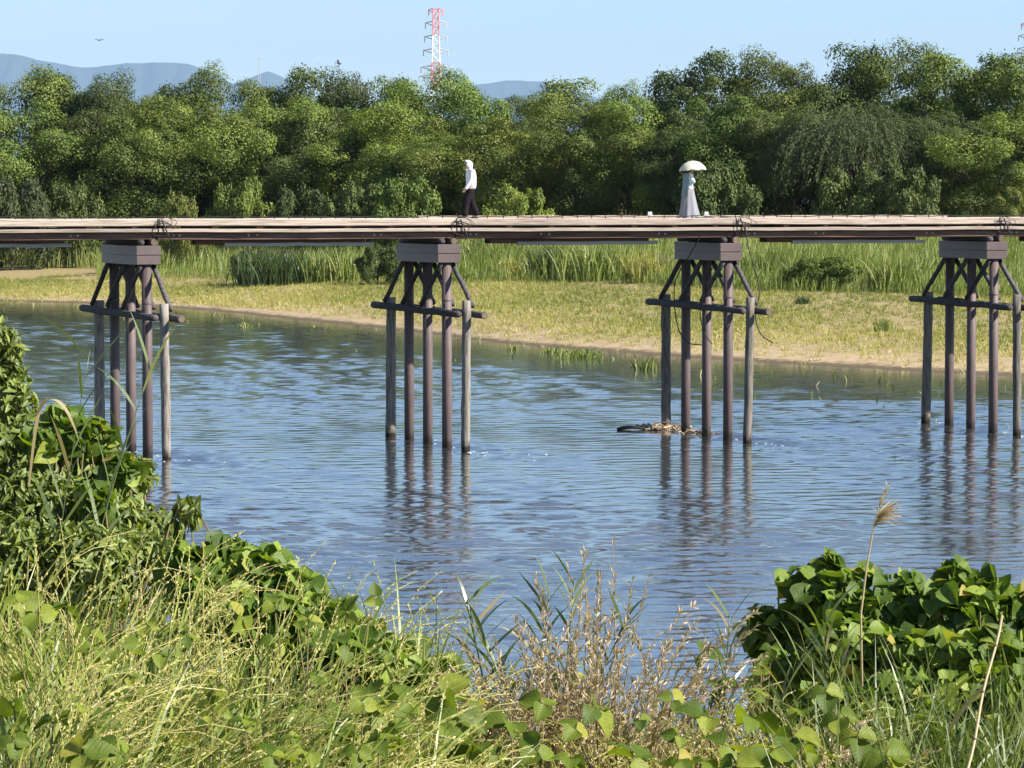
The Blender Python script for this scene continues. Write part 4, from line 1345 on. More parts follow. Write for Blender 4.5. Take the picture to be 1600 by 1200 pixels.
# reed bed
n = 66000
X = rg.uniform(-.2, .2, n); Y0 = yr(X * 245)
dep = rg.random(n) ** 1.5 * 70
Y = Y0 + dep - 3 + 9 * vnoise(X * 245 * .22, X * 0, 35)
X = X * Y
clump = vnoise(X * .5, Y * .3, 36)
keep = (rg.random(n) < np.clip(.75 + 1.2 * clump, .12, 1)) & ~((X / Y * F_PX + 800 < 150) & (dep < 28))
X, Y, dep, clump = X[keep], Y[keep], dep[keep], clump[keep]; n = len(X)
L = rg.uniform(1.0, 2.5, n) * (1 + .35 * clump) * np.clip(.45 + dep / 12, 0, 1)
P = curves(np.stack([X, Y, ground(X, Y)], 1), L, rg.normal(.3, 1.4, n), rg.uniform(0, .25, n), rg.uniform(.0, .9, n), np.full(n, 2.), 3)
V, F, ix = blades(P, rg.uniform(.03, .065, n))
pc = np.clip(.48 + .4 * vnoise(X * .12, Y * .05, 37) + .2 * vnoise(X * .6, Y * .3, 38) + .18 * rg.normal(size=n), 0, 1)
tag(obj('reed_bed', V, F, M['reed'], None, rnd=pc[ix]), "tall green reed bed between the sandy bank and the wood", 'reeds', kind='stuff')
# meadow strip in front of the wood
n = 15000
X = rg.uniform(-.2, .2, n); Y = yr(X * 260) + rg.uniform(25, 62, n); X = X * Y
L = rg.uniform(.8, 1.7, n)
P = curves(np.stack([X, Y, ground(X, Y)], 1), L, rg.uniform(0, 6.3, n), rg.uniform(0, .3, n), rg.uniform(.1, 1.0, n), np.full(n, 1.5), 3)
V, F, ix = blades(P, rg.uniform(.06, .12, n))
tag(obj('meadow_grass', V, F, M['meadow'], None, rnd=rg.random(n)[ix]), "bright green grass strip at the foot of the wood", 'grass', kind='stuff')

def tuft(px, py, d, wpx, hpx, n, mat, label, name='reed_tuft', cat='plant', wide=.06, lean=.5, group=None, wet=False):
    """a single clump: blades spread from one foot"""
    q = at(px, py, d); zb = float(ground(q[0], d)) if not wet else 0.0
    rr = np.random.default_rng(int(px * 3 + py))
    w = wpx / F_PX * d; h = hpx / F_PX * d
    root = thing(name, (q[0], d, zb), label, cat, group)
    b = np.stack([rr.normal(0, w * .22, n), rr.normal(0, w * .22, n), np.full(n, -.05)], 1)
    L = h * rr.uniform(.55, 1.15, n)
    P = curves(b, L, rr.uniform(0, 6.3, n), rr.uniform(0, lean * .5, n), rr.uniform(.1, lean * 2, n), np.full(n, 1.5), 4)
    V, F, ix = blades(P, rr.uniform(.5, 1.1, n) * wide)
    obj('foliage', V, F, mat, root, rnd=np.clip(rr.normal(.5, .25, n), 0, 1)[ix], local=True)
    return root
def gd(py, z):   # distance at which height z is seen in row py
    return (CAM_H - z) / math.tan(math.atan((py - 600) / F_PX) + PITCH)
tuft(430, 440, gd(440, 1.1), 130, 62, 700, M['dark_reed'], "dark green reed clump on the far bank left of the second pier", 'reed_clump', wide=.10)
tuft(520, 440, gd(440, 1.1), 110, 55, 500, M['reed'], "fresh green reed clump on the far bank beside the second pier", 'reed_clump', wide=.10)
tuft(930, 445, gd(445, 1.2), 140, 62, 700, M['reed'], "pale green reed clump between second and third pier", 'reed_clump', wide=.10)
tuft(1262, 463, gd(463, 1.0), 60, 50, 300, M['dark_reed'], "dark reed clump left of the rounded bank bush", 'reed_clump', wide=.10)
for (px, py, w_, h_, k_, mt, lab) in (
    (760, 436, 80, 64, 460, 'reed', "leafy reed clump just right of the second pier"),
    (800, 442, 60, 36, 260, 'bank_grass', "brownish dry grass clump right of the second pier"),
    (860, 444, 70, 58, 420, 'dark_reed', "dark reed clump midway between second and third pier"),
    (1010, 450, 70, 52, 380, 'bank_grass', "pale dry reed clump just left of the third pier"),
    (1200, 455, 90, 66, 520, 'reed', "bright reed clump just right of the third pier"),
    (1400, 462, 90, 62, 480, 'reed', "bright reed clump left of the last pier"),
    (300, 424, 110, 50, 480, 'reed', "bright reed clump right of the first pier"),
    (35, 400, 60, 24, 200, 'bank_grass', "dry grass clump on the sand at the far left edge")):
    tuft(px, py, gd(py, 1.15), w_, h_, k_, M[mt], lab, 'reed_clump', wide=.08)
tuft(140, 405, gd(405, 1.3), 50, 28, 260, M['dark_reed'], "small dark scrub clump on the sand left of the first pier", 'reed_clump', wide=.12)
tuft(1255, 484, gd(484, .8), 24, 16, 150, M['dark_reed'], "little dark round tuft alone on the bank left of the last pier", wide=.05, lean=1.0)
tuft(1380, 524, gd(524, .5), 34, 24, 110, M['reed'], "spindly green tuft on the sandy bank near the last pier", wide=.05)
tuft(1010, 578, gd(578, 0), 34, 24, 70, M['reed'], "water plants standing in the river left of the third pier", 'water_plant', wide=.06, lean=.8, wet=True)
tuft(905, 560, gd(560, 0), 80, 22, 160, M['reed'], "patch of water plants off the bank between second and third pier", 'water_plant', wide=.06, lean=.9, wet=True)
tuft(862, 552, gd(552, 0), 30, 14, 60, M['reed'], "small water plants left of the larger water plant patch", 'water_plant', wide=.06, lean=.9, wet=True)
tuft(800, 547, gd(547, 0), 20, 12, 40, M['reed'], "tiny sprig of water plants just right of the second pier", 'water_plant', wide=.06, lean=.9, wet=True)
tuft(385, 512, gd(512, 0), 22, 12, 40, M['reed'], "tiny sprig of water plants between first and second pier", 'water_plant', wide=.06, lean=.9, wet=True)
# thin sprigs in the shallows
n = 200
X = rg.uniform(-.15, .16, n); Y = yw(X * 200) - rg.gamma(1.4, 6, n); X = X * Y
P = curves(np.stack([X, Y, np.full(n, -.05)], 1), rg.uniform(.15, .45, n), rg.uniform(0, 6.3, n), rg.uniform(0, .5, n), rg.uniform(.1, 1., n), np.ones(n), 3)
V, F, ix = blades(P, rg.uniform(.03, .07, n))
tag(obj('shallows_sprigs', V, F, M['reed'], None, rnd=rg.random(n)[ix]), "scattered green sprigs standing in the shallows off the far bank", 'water plants', kind='stuff')
# bare grey tangle of dead twigs
q = at(1040, 443, gd(443, 1.2)); root = thing('dead_bush', (q[0], q[1], float(ground(q[0], q[1]))), "bare grey tangle of dead twigs behind the third pier", 'dead bush')
mb = MB(); rr = np.random.default_rng(3)
for k in range(120):
    a = rr.uniform(0, 6.3); e = rr.uniform(.1, 1.3); L = rr.uniform(.5, 1.5)
    p1 = np.array((math.cos(a) * math.cos(e), math.sin(a) * math.cos(e), math.sin(e))) * L
    mb.add(*tube([rr.normal(0, .1, 3), p1 * .5 + rr.normal(0, .1, 3), p1 + rr.normal(0, .2, 3)], .018, 4))
mb.build('twigs', M['post'], root, local=True)

# ================================================================ foreground vegetation on the near bank
def ovate(rows=6, width=.42, tip=.12, fold=.16, droop=.22, cols=2):
    """broad pointed leaf lying along +y, folded on its midrib and drooping at the tip"""
    V = []
    for i in range(rows + 1):
        t = i / rows
        w = width * (math.sin(math.pi * min(1, t * 1.02) ** .62) ** .85 if t < 1 else 0) + .004
        if t > .82: w *= (1 - t) / .18 * .9 + .08
        for j in range(-cols, cols + 1):
            x = w * j / cols
            V.append((x, t, fold * abs(x) * 1.6 - droop * t * t + .025 * math.sin(j * 2.1 + t * 7) * abs(j) / cols))
    n = 2 * cols + 1
    F = [(i * n + j, i * n + j + 1, (i + 1) * n + j + 1, (i + 1) * n + j) for i in range(rows) for j in range(n - 1)]
    return np.array(V), np.array(F)
def lance(rows=4, width=.15, droop=.25):
    V = []
    for i in range(rows + 1):
        t = i / rows; w = width * math.sin(math.pi * (t * .94 + .04)) ** .8
        for j in (-1, 0, 1): V.append((w * j, t, .35 * abs(w * j) - droop * t * t))
    F = [(i * 3 + j, i * 3 + j + 1, i * 3 + j + 4, i * 3 + j + 3) for i in range(rows) for j in range(2)]
    return np.array(V), np.array(F)
OV = [ovate(6, .43, fold=.22, droop=.20), ovate(6, .38, fold=.10, droop=.42), ovate(6, .47, fold=.35, droop=.10)]
LN = [lance(4, .15, .25), lance(4, .19, .5)]
OVS = ovate(4, .43, fold=.2, droop=.25, cols=1)

def vein_leaf_mat(name, stops, trans, gloss, rough):
    return leaf_mat(name, stops, trans, gloss, rough, 0, (1.25, 1.3, .35), veins=True)
M['kudzu'] = vein_leaf_mat('kudzu_leaves', [(0, (.055, .10, .016)), (.4, (.105, .175, .024)), (.75, (.165, .245, .035)), (.95, (.28, .36, .06)), (1, (.38, .30, .08))], .36, .018, .5)
M['kudzu_big'] = vein_leaf_mat('near_kudzu_leaves', [(0, (.07, .12, .018)), (.5, (.15, .205, .026)), (.93, (.28, .32, .05)), (1, (.42, .34, .08))], .42, .015, .5)
M['shrub_leaf'] = vein_leaf_mat('shrub_leaves', [(0, (.060, .095, .018)), (.5, (.125, .175, .030)), (1, (.26, .30, .06))], .3, .03, .45)
M['vine'] = pbr('vine_stem', (.16, .13, .06), .85, .3, 10, None, .3, .005, .2)
M['straw'] = leaf_mat('seeding_grass_heads', [(0, (.28, .29, .060)), (.5, (.46, .42, .125)), (1, (.62, .55, .27))], .3, .04, .5, by_object=False)
M['grass_green'] = leaf_mat('green_grass_blades', [(0, (.035, .062, .012)), (.5, (.095, .135, .022)), (1, (.22, .25, .05))], .35, .05, .45, by_object=False)
M['lush'] = leaf_mat('lush_yellow_green_grass', [(0, (.075, .125, .016)), (.5, (.19, .25, .034)), (1, (.40, .42, .10))], .35, .04, .45, by_object=False)
M['dry_pink'] = leaf_mat('dry_pinkish_grass_spikelets', [(0, (.30, .23, .15)), (.5, (.48, .37, .26)), (1, (.62, .50, .32))], .3, .04, .5, by_object=False)
M['reed_leaf'] = leaf_mat('near_reed_leaves', [(0, (.07, .11, .03)), (.6, (.13, .18, .05)), (1, (.20, .24, .07))], .3, .08, .4)
M['dry_reed'] = leaf_mat('dry_reed_straw', [(0, (.40, .31, .17)), (1, (.56, .46, .28))], .3, .05, .5)
M['plume'] = leaf_mat('reed_plume', [(0, (.46, .33, .22)), (1, (.62, .48, .34))], .4, .02, .6)

_leaf_me = {}
def leaf_mesh(kind, k, mat):
    key = (kind, k, mat.name)
    if key not in _leaf_me:
        TV, TF = {'ov': OV, 'ln': LN}[kind][k]
        _leaf_me[key] = make_mesh('leaf', TV, TF, mat, np.zeros(len(TV)), smooth=True, luv=TV)
    return _leaf_me[key]

def place_leaves(root, kind, mat, pos, rot, size, show, limit=300):
    """the leaves that show largest become objects; the others stay together as one part"""
    order = np.argsort(-show)
    top, rest = order[:limit], order[limit:]
    org = np.array(root.location)
    for i in top:
        o = bpy.data.objects.new('leaf', leaf_mesh(kind, int(i) % len(OV if kind == 'ov' else LN), mat))
        link(o, root)
        m4 = Matrix([[*(rot[i][r] * size[i]), (pos[i] - org)[r]] for r in range(3)] + [[0, 0, 0, 1]])
        o.matrix_basis = m4
    if len(rest):
        TV, TF = OVS if kind == 'ov' else LN[0]
        V, F, ix = scatter(TV, TF, pos[rest], rot[rest], size[rest])
        o = obj('inner_leaves', V, F, mat, root, rnd=RNG.random(len(rest))[ix], smooth=True, luv=np.tile(TV, (len(rest), 1)))
        tag(o, kind='stuff')

SUNV = np.array(SUN)
def mound(name, label, cat, blobs, n, leaf, kind, mat, d_spread=1.0, seed=0, limit=300, group=None, droop=.55, stems=60, sunward=.35, depth=.8):
    """leaves over a heap of rounded masses; blobs = (px, py, distance, radius px)"""
    r = np.random.default_rng(seed)
    C = np.array([at(a, b_, d) for a, b_, d, q in blobs]); RD = np.array([q / F_PX * d for a, b_, d, q in blobs])
    gx, gy = C[:, 0].mean(), C[:, 1].mean()
    root = thing(name, (gx, gy, float(ground(gx, gy))), label, cat, group)
    area = RD ** 2; k = r.choice(len(C), n * 3, p=area / area.sum())
    dd = unit(r.normal(size=(n * 3, 3)) + np.array((0, -.45, .45)))
    fr = 1.0 - .55 * r.random(n * 3) ** 1.6
    lump = 1 + .10 * np.sin(dd[:, 0] * 7 + k) * np.cos(dd[:, 2] * 6 + k * 2)
    pos = C[k] + dd * (RD[k] * fr * lump)[:, None] * np.array((1, depth, 1))
    # drop what lies deep inside other masses
    dist = np.linalg.norm((pos[:, None] - C[None]) / np.array((1, depth, 1)), axis=2) / RD[None]
    inside = dist.min(1)
    ok = inside > .45
    pos, dd, fr, inside = pos[ok][:n], dd[ok][:n], fr[ok][:n], inside[ok][:n]
    n = len(pos)
    nn = unit(dd * .55 + r.normal(size=(n, 3)) * .60 + np.array((0, 0, .45)) + SUNV * sunward)
    D = unit(np.cross(nn, r.normal(size=(n, 3))) * .9 + np.array((0, -.15, -droop)) + dd * .25)
    size = leaf * np.clip(r.normal(.95, .36, n), .35, 1.7)
    rot = frames(D, nn)
    pos = pos - D * (size * .5)[:, None]
    facing = dd @ unit(np.array((0, -1, .35)))
    show = inside + .5 * facing + .25 * r.random(n) + .15 * size / leaf
    place_leaves(root, kind, mat, pos, rot, size, show, limit)
    mb = MB()
    for j in range(stems):
        i = r.integers(0, n); c = C[np.argmin(np.linalg.norm(C - pos[i], axis=1))]
        g = np.array((c[0] + r.normal(0, .2), c[1] + r.normal(0, .2), 0)); g[2] = ground(g[0], g[1]) - .05
        mid = (g + pos[i]) / 2 + r.normal(0, .12, 3)
        mb.add(*tube([g, mid, pos[i]], [.010, .007, .004], 5))
    tag(mb.build('stems', M['vine'], root, smooth=True), kind='stuff')
    return root

# --- right hand kudzu mound
mound('kudzu_vine', "kudzu mound with glossy green leaves at the lower right beside the river", 'vine',
      [(1225, 1010, 18.5, 62), (1285, 945, 18.5, 72), (1350, 975, 18.2, 72), (1335, 1050, 17.6, 90), (1425, 985, 18.2, 70), (1500, 958, 18, 70), (1560, 985, 18, 70),
       (1620, 990, 18, 75), (1440, 1075, 17.4, 95), (1555, 1080, 17.2, 100), (1230, 1080, 17.8, 60), (1650, 1080, 17.2, 90), (1300, 882, 18.5, 22), (1495, 900, 18, 26), (1415, 915, 18.2, 22), (1183, 965, 18.5, 20), (1550, 915, 18, 22), (1345, 905, 18.3, 22)],
      3400, .094, 'ov', M['kudzu'], seed=1, stems=120, sunward=.6)
# --- kudzu running down the slope left of centre
mound('kudzu_vine', "kudzu vines spilling down the bank left of centre towards the river", 'vine',
      [(300, 905, 14.5, 55), (355, 890, 14.6, 50), (410, 920, 14.2, 62), (462, 950, 14, 58), (520, 990, 13.8, 46), (572, 1012, 13.6, 44), (630, 1035, 13.4, 40), (690, 1062, 13.2, 34),
       (330, 965, 13.2, 66), (430, 1000, 12.8, 66), (540, 1050, 12.2, 58), (640, 1085, 12.0, 48), (485, 985, 13, 50), (590, 1045, 12.4, 46)],
      2700, .080, 'ov', M['kudzu'], seed=2, stems=120, sunward=.6)
# --- kudzu crowning the left shrub
mound('kudzu_vine', "dark kudzu leaves draped over the top of the left shrub", 'vine',
      [(105, 685, 18.6, 40), (150, 690, 18.7, 34), (60, 705, 18.5, 34), (190, 740, 18.5, 28), (150, 790, 18.2, 32)],
      420, .105, 'ov', M['kudzu'], seed=3, limit=220, stems=40)
# --- left shrub with narrow leaves
mound('leafy_shrub', "bushy shrub with narrow leaves at the left edge of the river", 'shrub',
      [(30, 730, 18.6, 80), (110, 750, 18.8, 75), (175, 765, 18.8, 60), (215, 745, 18.9, 34), (60, 830, 18.4, 100), (165, 845, 18.4, 85), (232, 835, 18.6, 48), (20, 640, 18.9, 45), (120, 900, 17.6, 90), (10, 900, 17.6, 90), (215, 900, 17.8, 70)],
      9000, .070, 'ln', M['shrub_leaf'], seed=4, stems=140, droop=.5, sunward=.6)
mound('leafy_sapling', "pale leafy sapling at the left edge above the shrub", 'sapling',
      [(5, 545, 19.4, 32), (18, 590, 19.4, 30), (-20, 600, 19.4, 45), (10, 650, 19.2, 40), (-30, 520, 19.4, 40)],
      1500, .07, 'ln', M['shrub_leaf'], seed=5, limit=200, stems=50)
mound('leafy_sprig', "drooping leafy sprig standing out over the water right of the shrub", 'sprig',
      [(290, 800, 17.2, 22), (275, 835, 17.2, 20), (305, 815, 17.2, 14), (262, 870, 17, 26)],
      240, .07, 'ln', M['shrub_leaf'], seed=6, limit=200, stems=14, droop=.9)

mound('kudzu_vine', "tangle of small kudzu leaves and shadow at the lower right corner", 'vine',
      [(1400, 1120, 13.5, 70), (1480, 1130, 13.4, 75), (1570, 1120, 13.4, 75), (1330, 1140, 13.2, 60), (1640, 1150, 13.2, 70), (1440, 1190, 12.8, 70), (1540, 1200, 12.8, 75), (1290, 1110, 13.6, 40)],
      1500, .085, 'ov', M['kudzu'], seed=8, stems=80)
# --- big near leaves at the bottom
def big_leaf_plant(label, spots, size, seed, mat=M['kudzu_big'], spread=.05):
    """near kudzu: each spot (px, py, distance) carries a leaf of three leaflets on a stalk"""
    r = np.random.default_rng(seed)
    pts = np.array([at(*(s if s[2] else (s[0], s[1], 8.5 + (1200 - s[1]) * .0115))) for s in spots])
    g = pts.mean(0)
    root = thing('kudzu_vine', (g[0], g[1], float(ground(g[0], g[1]))), label, 'vine', 'near kudzu at the bottom')
    P, Rm, S = [], [], []
    for q in pts:
        az = r.uniform(0, 6.3)
        sz = size * r.uniform(.45, 1.1)
        nn = unit(np.array((0, -.45, .75)) + SUNV * .3 + r.normal(0, .45, 3))
        f = unit(np.cross(nn, np.array((math.cos(az), math.sin(az), 0))))
        x = np.cross(f, nn)
        for a, k in ((0, 1.0), (1.7, .85), (-1.7, .85)):
            D = unit(f * math.cos(a) + x * math.sin(a) + np.array((0, 0, -.25)))
            n2 = unit(nn + r.normal(0, .35, 3))
            P.append(q + f * (sz * .12 if a == 0 else 0)); Rm.append(frames(D[None], n2[None])[0]); S.append(sz * k)
        st = np.array((q[0] + r.normal(0, .1), q[1] + r.normal(0, .1), 0)); st[2] = ground(st[0], st[1]) - .03
        v, f_ = tube([st, (st + q) / 2 + r.normal(0, .05, 3), q], [.004, .003, .0025], 5)
        obj('leaf_stalk', v, f_, M['vine'], root, smooth=True)
    place_leaves(root, 'ov', mat, np.array(P), np.array(Rm), np.array(S), np.ones(len(P)), 300)
big_leaf_plant("large ribbed kudzu leaves at the bottom centre, among the seeding grass",
    [(640, 1100, 10.4), (690, 1085, 10.5), (735, 1095, 10.6), (660, 1140, 10.1), (700, 1150, 10), (600, 1120, 10.3), (625, 1165, 9.9), (560, 1150, 10.2), (740, 1165, 10), (585, 1085, 10.4), (520, 1120, 10.2), (770, 1130, 10.3), (655, 1180, 9.7), (480, 1170, 9.8), (715, 1120, 10.2)], .115, 11)
big_leaf_plant("broad kudzu leaves along the bottom edge below the dry grass",
    [(800, 1130, 10.3), (850, 1100, 10.7), (900, 1140, 10.2), (930, 1105, 10.6), (960, 1165, 10), (840, 1175, 9.9), (890, 1185, 9.8), (1000, 1125, 10.4), (1050, 1095, 10.8), (1060, 1150, 10.2), (1105, 1120, 10.5), (990, 1185, 9.8), (775, 1180, 9.9)], .095, 12)
big_leaf_plant("bright kudzu leaves at the bottom right of centre, left of the green blades",
    [(1130, 1165, 10), (1170, 1120, 10.5), (1150, 1190, 9.7), (1060, 1185, 9.7), (1310, 1120, 10.6), (1385, 1180, 10), (1210, 1170, 10), (1250, 1110, 10.6), (1240, 1150, 10.2), (1190, 1085, 11), (1280, 1180, 9.9), (1290, 1080, 11), (1095, 1190, 9.8), (1340, 1150, 10.4)], .105, 13)
big_leaf_plant("single large pale kudzu leaves in the grass at the lower left",
    [(160, 1040, 11), (150, 1010, 11.2), (270, 1150, 10.2), (60, 960, 11.8), (430, 1000, 11.6), (485, 1110, 10.6), (70, 1005, 11.4), (250, 1020, 11.2)], .10, 14)
_r = random.Random(5)
big_leaf_plant("small yellow-green vine leaves scattered through the seeding grass at lower left",
    [(_r.uniform(20, 600), _r.uniform(930, 1190), 0) for _ in range(40)], .085, 16)
big_leaf_plant("pale green vine leaves between the dry grass and the right mound",
    [(1095, 1020, 12), (1190, 1045, 13), (1205, 1010, 14), (1120, 1075, 11.6), (900, 1055, 11.8), (860, 1060, 11.6)], .085, 15)

# --- grasses
def field(n, xr, yr_, hmean, seed, density=None):
    """random feet inside a range of photo columns and distances"""
    r = np.random.default_rng(seed)
    Y = r.uniform(yr_[0], yr_[1], n); px = r.uniform(xr[0], xr[1], n)
    X = (px - 800) / F_PX * Y
    if density is not None:
        k = r.random(n) < density(px, Y); X, Y, px = X[k], Y[k], px[k]
    return np.stack([X, Y, ground(X, Y)], 1), px, r
def grass_blades(name, label, n, xr, yr_, L, seed, mat, width=(.004, .010), bend=(.3, 1.6), density=None, cat='grass'):
    b, px, r = field(n, xr, yr_, L, seed, density); n = len(b)
    az = r.uniform(0, 6.3, n) if cat != 'swept grass' else 1.2 + 3.0 * vnoise(px * .012, b[:, 1] * 1.1, 71) + r.normal(0, .6, n)
    P = curves(b, r.uniform(L[0], L[1], n), az, r.uniform(0, .35, n), r.uniform(bend[0], bend[1], n), np.full(n, 1.6), 6)
    V, F, ix = blades(P, r.uniform(width[0], width[1], n), r.uniform(0, math.pi, n))
    tag(obj(name, V, F, mat, None, rnd=np.clip(r.normal(.5, .25, n), 0, 1)[ix]), label, cat, kind='stuff')
def seed_heads(b, r, L, mat, rad=.0016, head=.32, nsp=26, sp=(.010, .0042), bend=(.5, 2.0), spread=.35, az=None, parts=None):
    """arching stems with spikelets along the upper part; returns an MB"""
    n = len(b)
    az = r.uniform(0, 6.3, n) if az is None else az
    K = 10
    P = curves(b, L, az, r.uniform(0, .3, n), r.uniform(bend[0], bend[1], n), np.full(n, 2.2), K)
    mb = MB()
    V, F, ix = stems3(P, np.full(n, rad)); rn = np.clip(r.normal(.45, .2, n), 0, 1)
    mb.add(V, F, rn[ix])
    t = (1 - head * r.random((n, nsp))) * (K - 1e-3)
    i0 = t.astype(int); f = (t - i0)[..., None]; idx = np.arange(n)[:, None]
    pos = P[idx, i0] * (1 - f) + P[idx, i0 + 1] * f
    T = unit(P[:, 1:] - P[:, :-1])[idx, i0].reshape(-1, 3); pos = pos.reshape(-1, 3)
    D = unit(T + r.normal(0, spread, T.shape)); nn = unit(r.normal(size=T.shape) + np.array((0, -.5, .4)))
    m = len(pos)
    sc_ = np.stack([np.full(m, sp[1] / .34 * .5), np.full(m, sp[0]), np.full(m, sp[0])], 1) * r.uniform(.7, 1.3, (m, 1))
    V, F, ix = scatter(LEAF4V, LEAF4F, pos, frames(D, nn), sc_)
    mb.add(V, F, np.clip(np.repeat(rn, nsp)[ix] + r.normal(0, .15, m)[ix] + .1, 0, 1))
    return mb

left_d = lambda px, Y: np.clip((760 - px) / 260, .1, 1) * np.clip(.5 + .8 * vnoise(px * .022, Y * 2.6, 61), .04, 1)
# green undergrowth everywhere in front, so no bare soil shows
grass_blades('undergrowth', "green grass undergrowth along the bottom of the picture", 8000, (-60, 1660), (8.2, 14.5), (.2, .55), 50, M['grass_green'], (.005, .012))
grass_blades('lush_grass', "light green grass blades on the left part of the near bank", 7600, (-60, 760), (8.4, 13.2), (.5, 1.0), 51, M['lush'], (.008, .019), (.5, 2.3), left_d, 'swept grass')
b, px, r = field(2100, (-60, 800), (8.6, 13.0), .9, 52, lambda px, Y: np.clip((830 - px) / 240, .12, 1) * np.clip(.5 + 1.1 * vnoise(px * .02 + 3, Y * 2.2, 62), .05, 1))
mb = seed_heads(b, r, r.uniform(.74, 1.15, len(b)) * np.clip(1.05 - px / 3200, .75, 1.05), M['straw'], .0021, .34, 30, (.0125, .0058), (.7, 2.5), az=1.0 + 3.2 * vnoise(px * .012, b[:, 1] * 1.1, 71) + r.normal(0, .45, len(b)))
tag(mb.build('seeding_grass', M['straw']), "pale yellow grass with arching seed heads at the lower left", 'grass', kind='stuff')
b, px, r = field(1500, (520, 1350), (9.4, 12.0), .7, 53)
mb = seed_heads(b, r, r.uniform(.45, .72, len(b)), M['straw'], .0019, .4, 18, (.013, .006), spread=.5)
tag(mb.build('straw_grass', M['straw']), "straw coloured dry grass along the bottom centre", 'grass', kind='stuff')
grass_blades('green_blades', "long green grass blades at the lower right in front of the kudzu", 750, (1270, 1660), (9.6, 12.5), (.4, .82), 54, M['grass_green'], (.006, .013), (.2, 1.3))

# --- dry pinkish grass clumps at the centre
def dry_clump(label, px, py, d, n, hpx, wpx, seed, lean=(.0, .5), az=None):
    r = np.random.default_rng(seed)
    q = at(px, py, d); g = float(ground(q[0], d))
    root = thing('dry_grass_clump', (q[0], d, g), label, 'grass clump', 'dry grass clumps by the water')
    w = wpx / F_PX * d
    b = np.stack([q[0] + r.normal(0, w * .25, n), d + r.normal(0, .12, n), np.full(n, g - .03)], 1)
    H = q[2] - g + hpx / F_PX * d
    mb = seed_heads(b, r, H * r.uniform(.6, 1.06, n), M['dry_pink'], .0020, .55, 62, (.026, .0072), lean, .5, None if az is None else r.normal(az, .5, n))
    tag(mb.build('stems', M['dry_pink'], root), kind='stuff')
    P = curves(b, H * r.uniform(.3, .7, n), r.uniform(0, 6.3, n), r.uniform(0, .3, n), r.uniform(.4, 1.8, n), np.full(n, 1.5), 6)
    V, F, ix = blades(P, r.uniform(.005, .010, n))
    tag(obj('dry_leaves', V, F, M['straw'], root, rnd=r.random(n)[ix]), kind='stuff')
dry_clump("tall pinkish dry grass clump at the centre, its plumes against the water", 920, 1040, 11.4, 26, 185, 70, 61, (.0, .35))
dry_clump("dense tan dry grass clump at the foot of the tall pinkish plumes", 900, 1060, 11.2, 85, 100, 190, 62, (.1, .9))
dry_clump("pinkish dry grass leaning right of the tall plumes", 975, 1060, 11.2, 26, 165, 60, 63, (.5, 1.1), 0.0)
dry_clump("greyish dry grass tuft at the left foot of the green reeds", 780, 1070, 11.3, 40, 60, 50, 64, (.1, .7))
dry_clump("dry brown grass plumes lying low at the bottom right of centre", 1215, 1120, 10.9, 30, 50, 160, 65, (1.0, 1.7), 0.1)
dry_clump("small dry grass tuft between the tall plumes and the narrow reeds", 1060, 1070, 11.6, 20, 95, 60, 66, (.2, .9), .2)

# --- reeds with stiff leaves in fans
def reed(label, px, py_top, py_base, d, seed, nleaf=16, leaf=.30, lean=.12, az=0.0, dry=False, w=.016, stalk_mat=None):
    r = np.random.default_rng(seed)
    q = at(px, py_base, d); top = at(px, py_top, d)
    g = float(ground(q[0], d))
    root = thing('reed', (q[0], d, g), label, 'reed', 'reeds on the near bank')
    H = top[2] - g
    P = curves(np.array([[0, 0, -.05]]), np.array([H / math.cos(lean)]), np.array([az]), np.array([lean * .6]), np.array([lean]), np.ones(1), 12)[0]
    v, f = tube(P, np.linspace(.0055, .002, 13), 6)
    obj('stalk', v, f, stalk_mat or (M['dry_reed'] if dry else M['reed_leaf']), root, smooth=True, local=True)
    for k in range(nleaf):
        t = .25 + .75 * (k + .5) / nleaf
        i = min(int(t * 12), 11); p0 = P[i] + (P[i + 1] - P[i]) * (t * 12 - i)
        a = az + (k % 2) * math.pi + r.normal(0, .7)
        C = curves(p0[None], np.array([leaf * r.uniform(.7, 1.2)]), np.array([a]), np.array([r.uniform(.2, .75)]), np.array([r.uniform(.1, .8)]), np.array([1.6]), 7)
        V, F, ix = blades(C, np.array([w * r.uniform(.7, 1.2)]), np.array([r.uniform(0, math.pi)]))
        obj('leaf', V, F, M['dry_reed'] if (dry or r.random() < .08) else M['reed_leaf'], root, rnd=np.full(len(V), r.random()), local=True)
    return root
reed("tall green reed at the left edge standing above the shrub", 48, 530, 760, 17.5, 71, 18, .42, .12, 0.0, w=.020)
reed("second green reed leaning right at the left edge", 70, 545, 740, 17.6, 72, 16, .38, .22, 0.2, w=.018)
reed("short green reed by the left shrub, next to the bent dry blade", 20, 600, 760, 17.3, 73, 14, .36, .2, 2.8, w=.018)
reed("leftmost green reed of the centre group against the water", 795, 915, 1060, 11.6, 74, 34, .17, .14, 3.0, w=.010)
reed("green reed second from the left in the centre group", 815, 905, 1060, 11.7, 75, 32, .17, .10, .4, w=.010)
reed("green reed in the middle of the centre group, slightly bent", 850, 935, 1070, 11.5, 76, 34, .18, .3, .3, w=.010)
reed("tallest green reed of the centre group with pale tip", 868, 885, 1060, 11.8, 77, 28, .16, .06, 0.0, w=.010)
reed("green reed low at the right of the centre group", 880, 960, 1080, 11.4, 78, 32, .17, .35, 2.6, w=.010)
reed("narrow upright reed left of the right hand kudzu mound", 1122, 940, 1080, 11.9, 79, 34, .16, .05, 0.5, w=.009)
reed("second narrow reed left of the right hand kudzu mound, leaning right", 1145, 985, 1085, 11.8, 80, 28, .17, .3, 0.1, w=.009)
reed("green reed in front of the right hand kudzu mound", 1330, 960, 1130, 12.0, 81, 32, .24, .12, 2.9, w=.012)
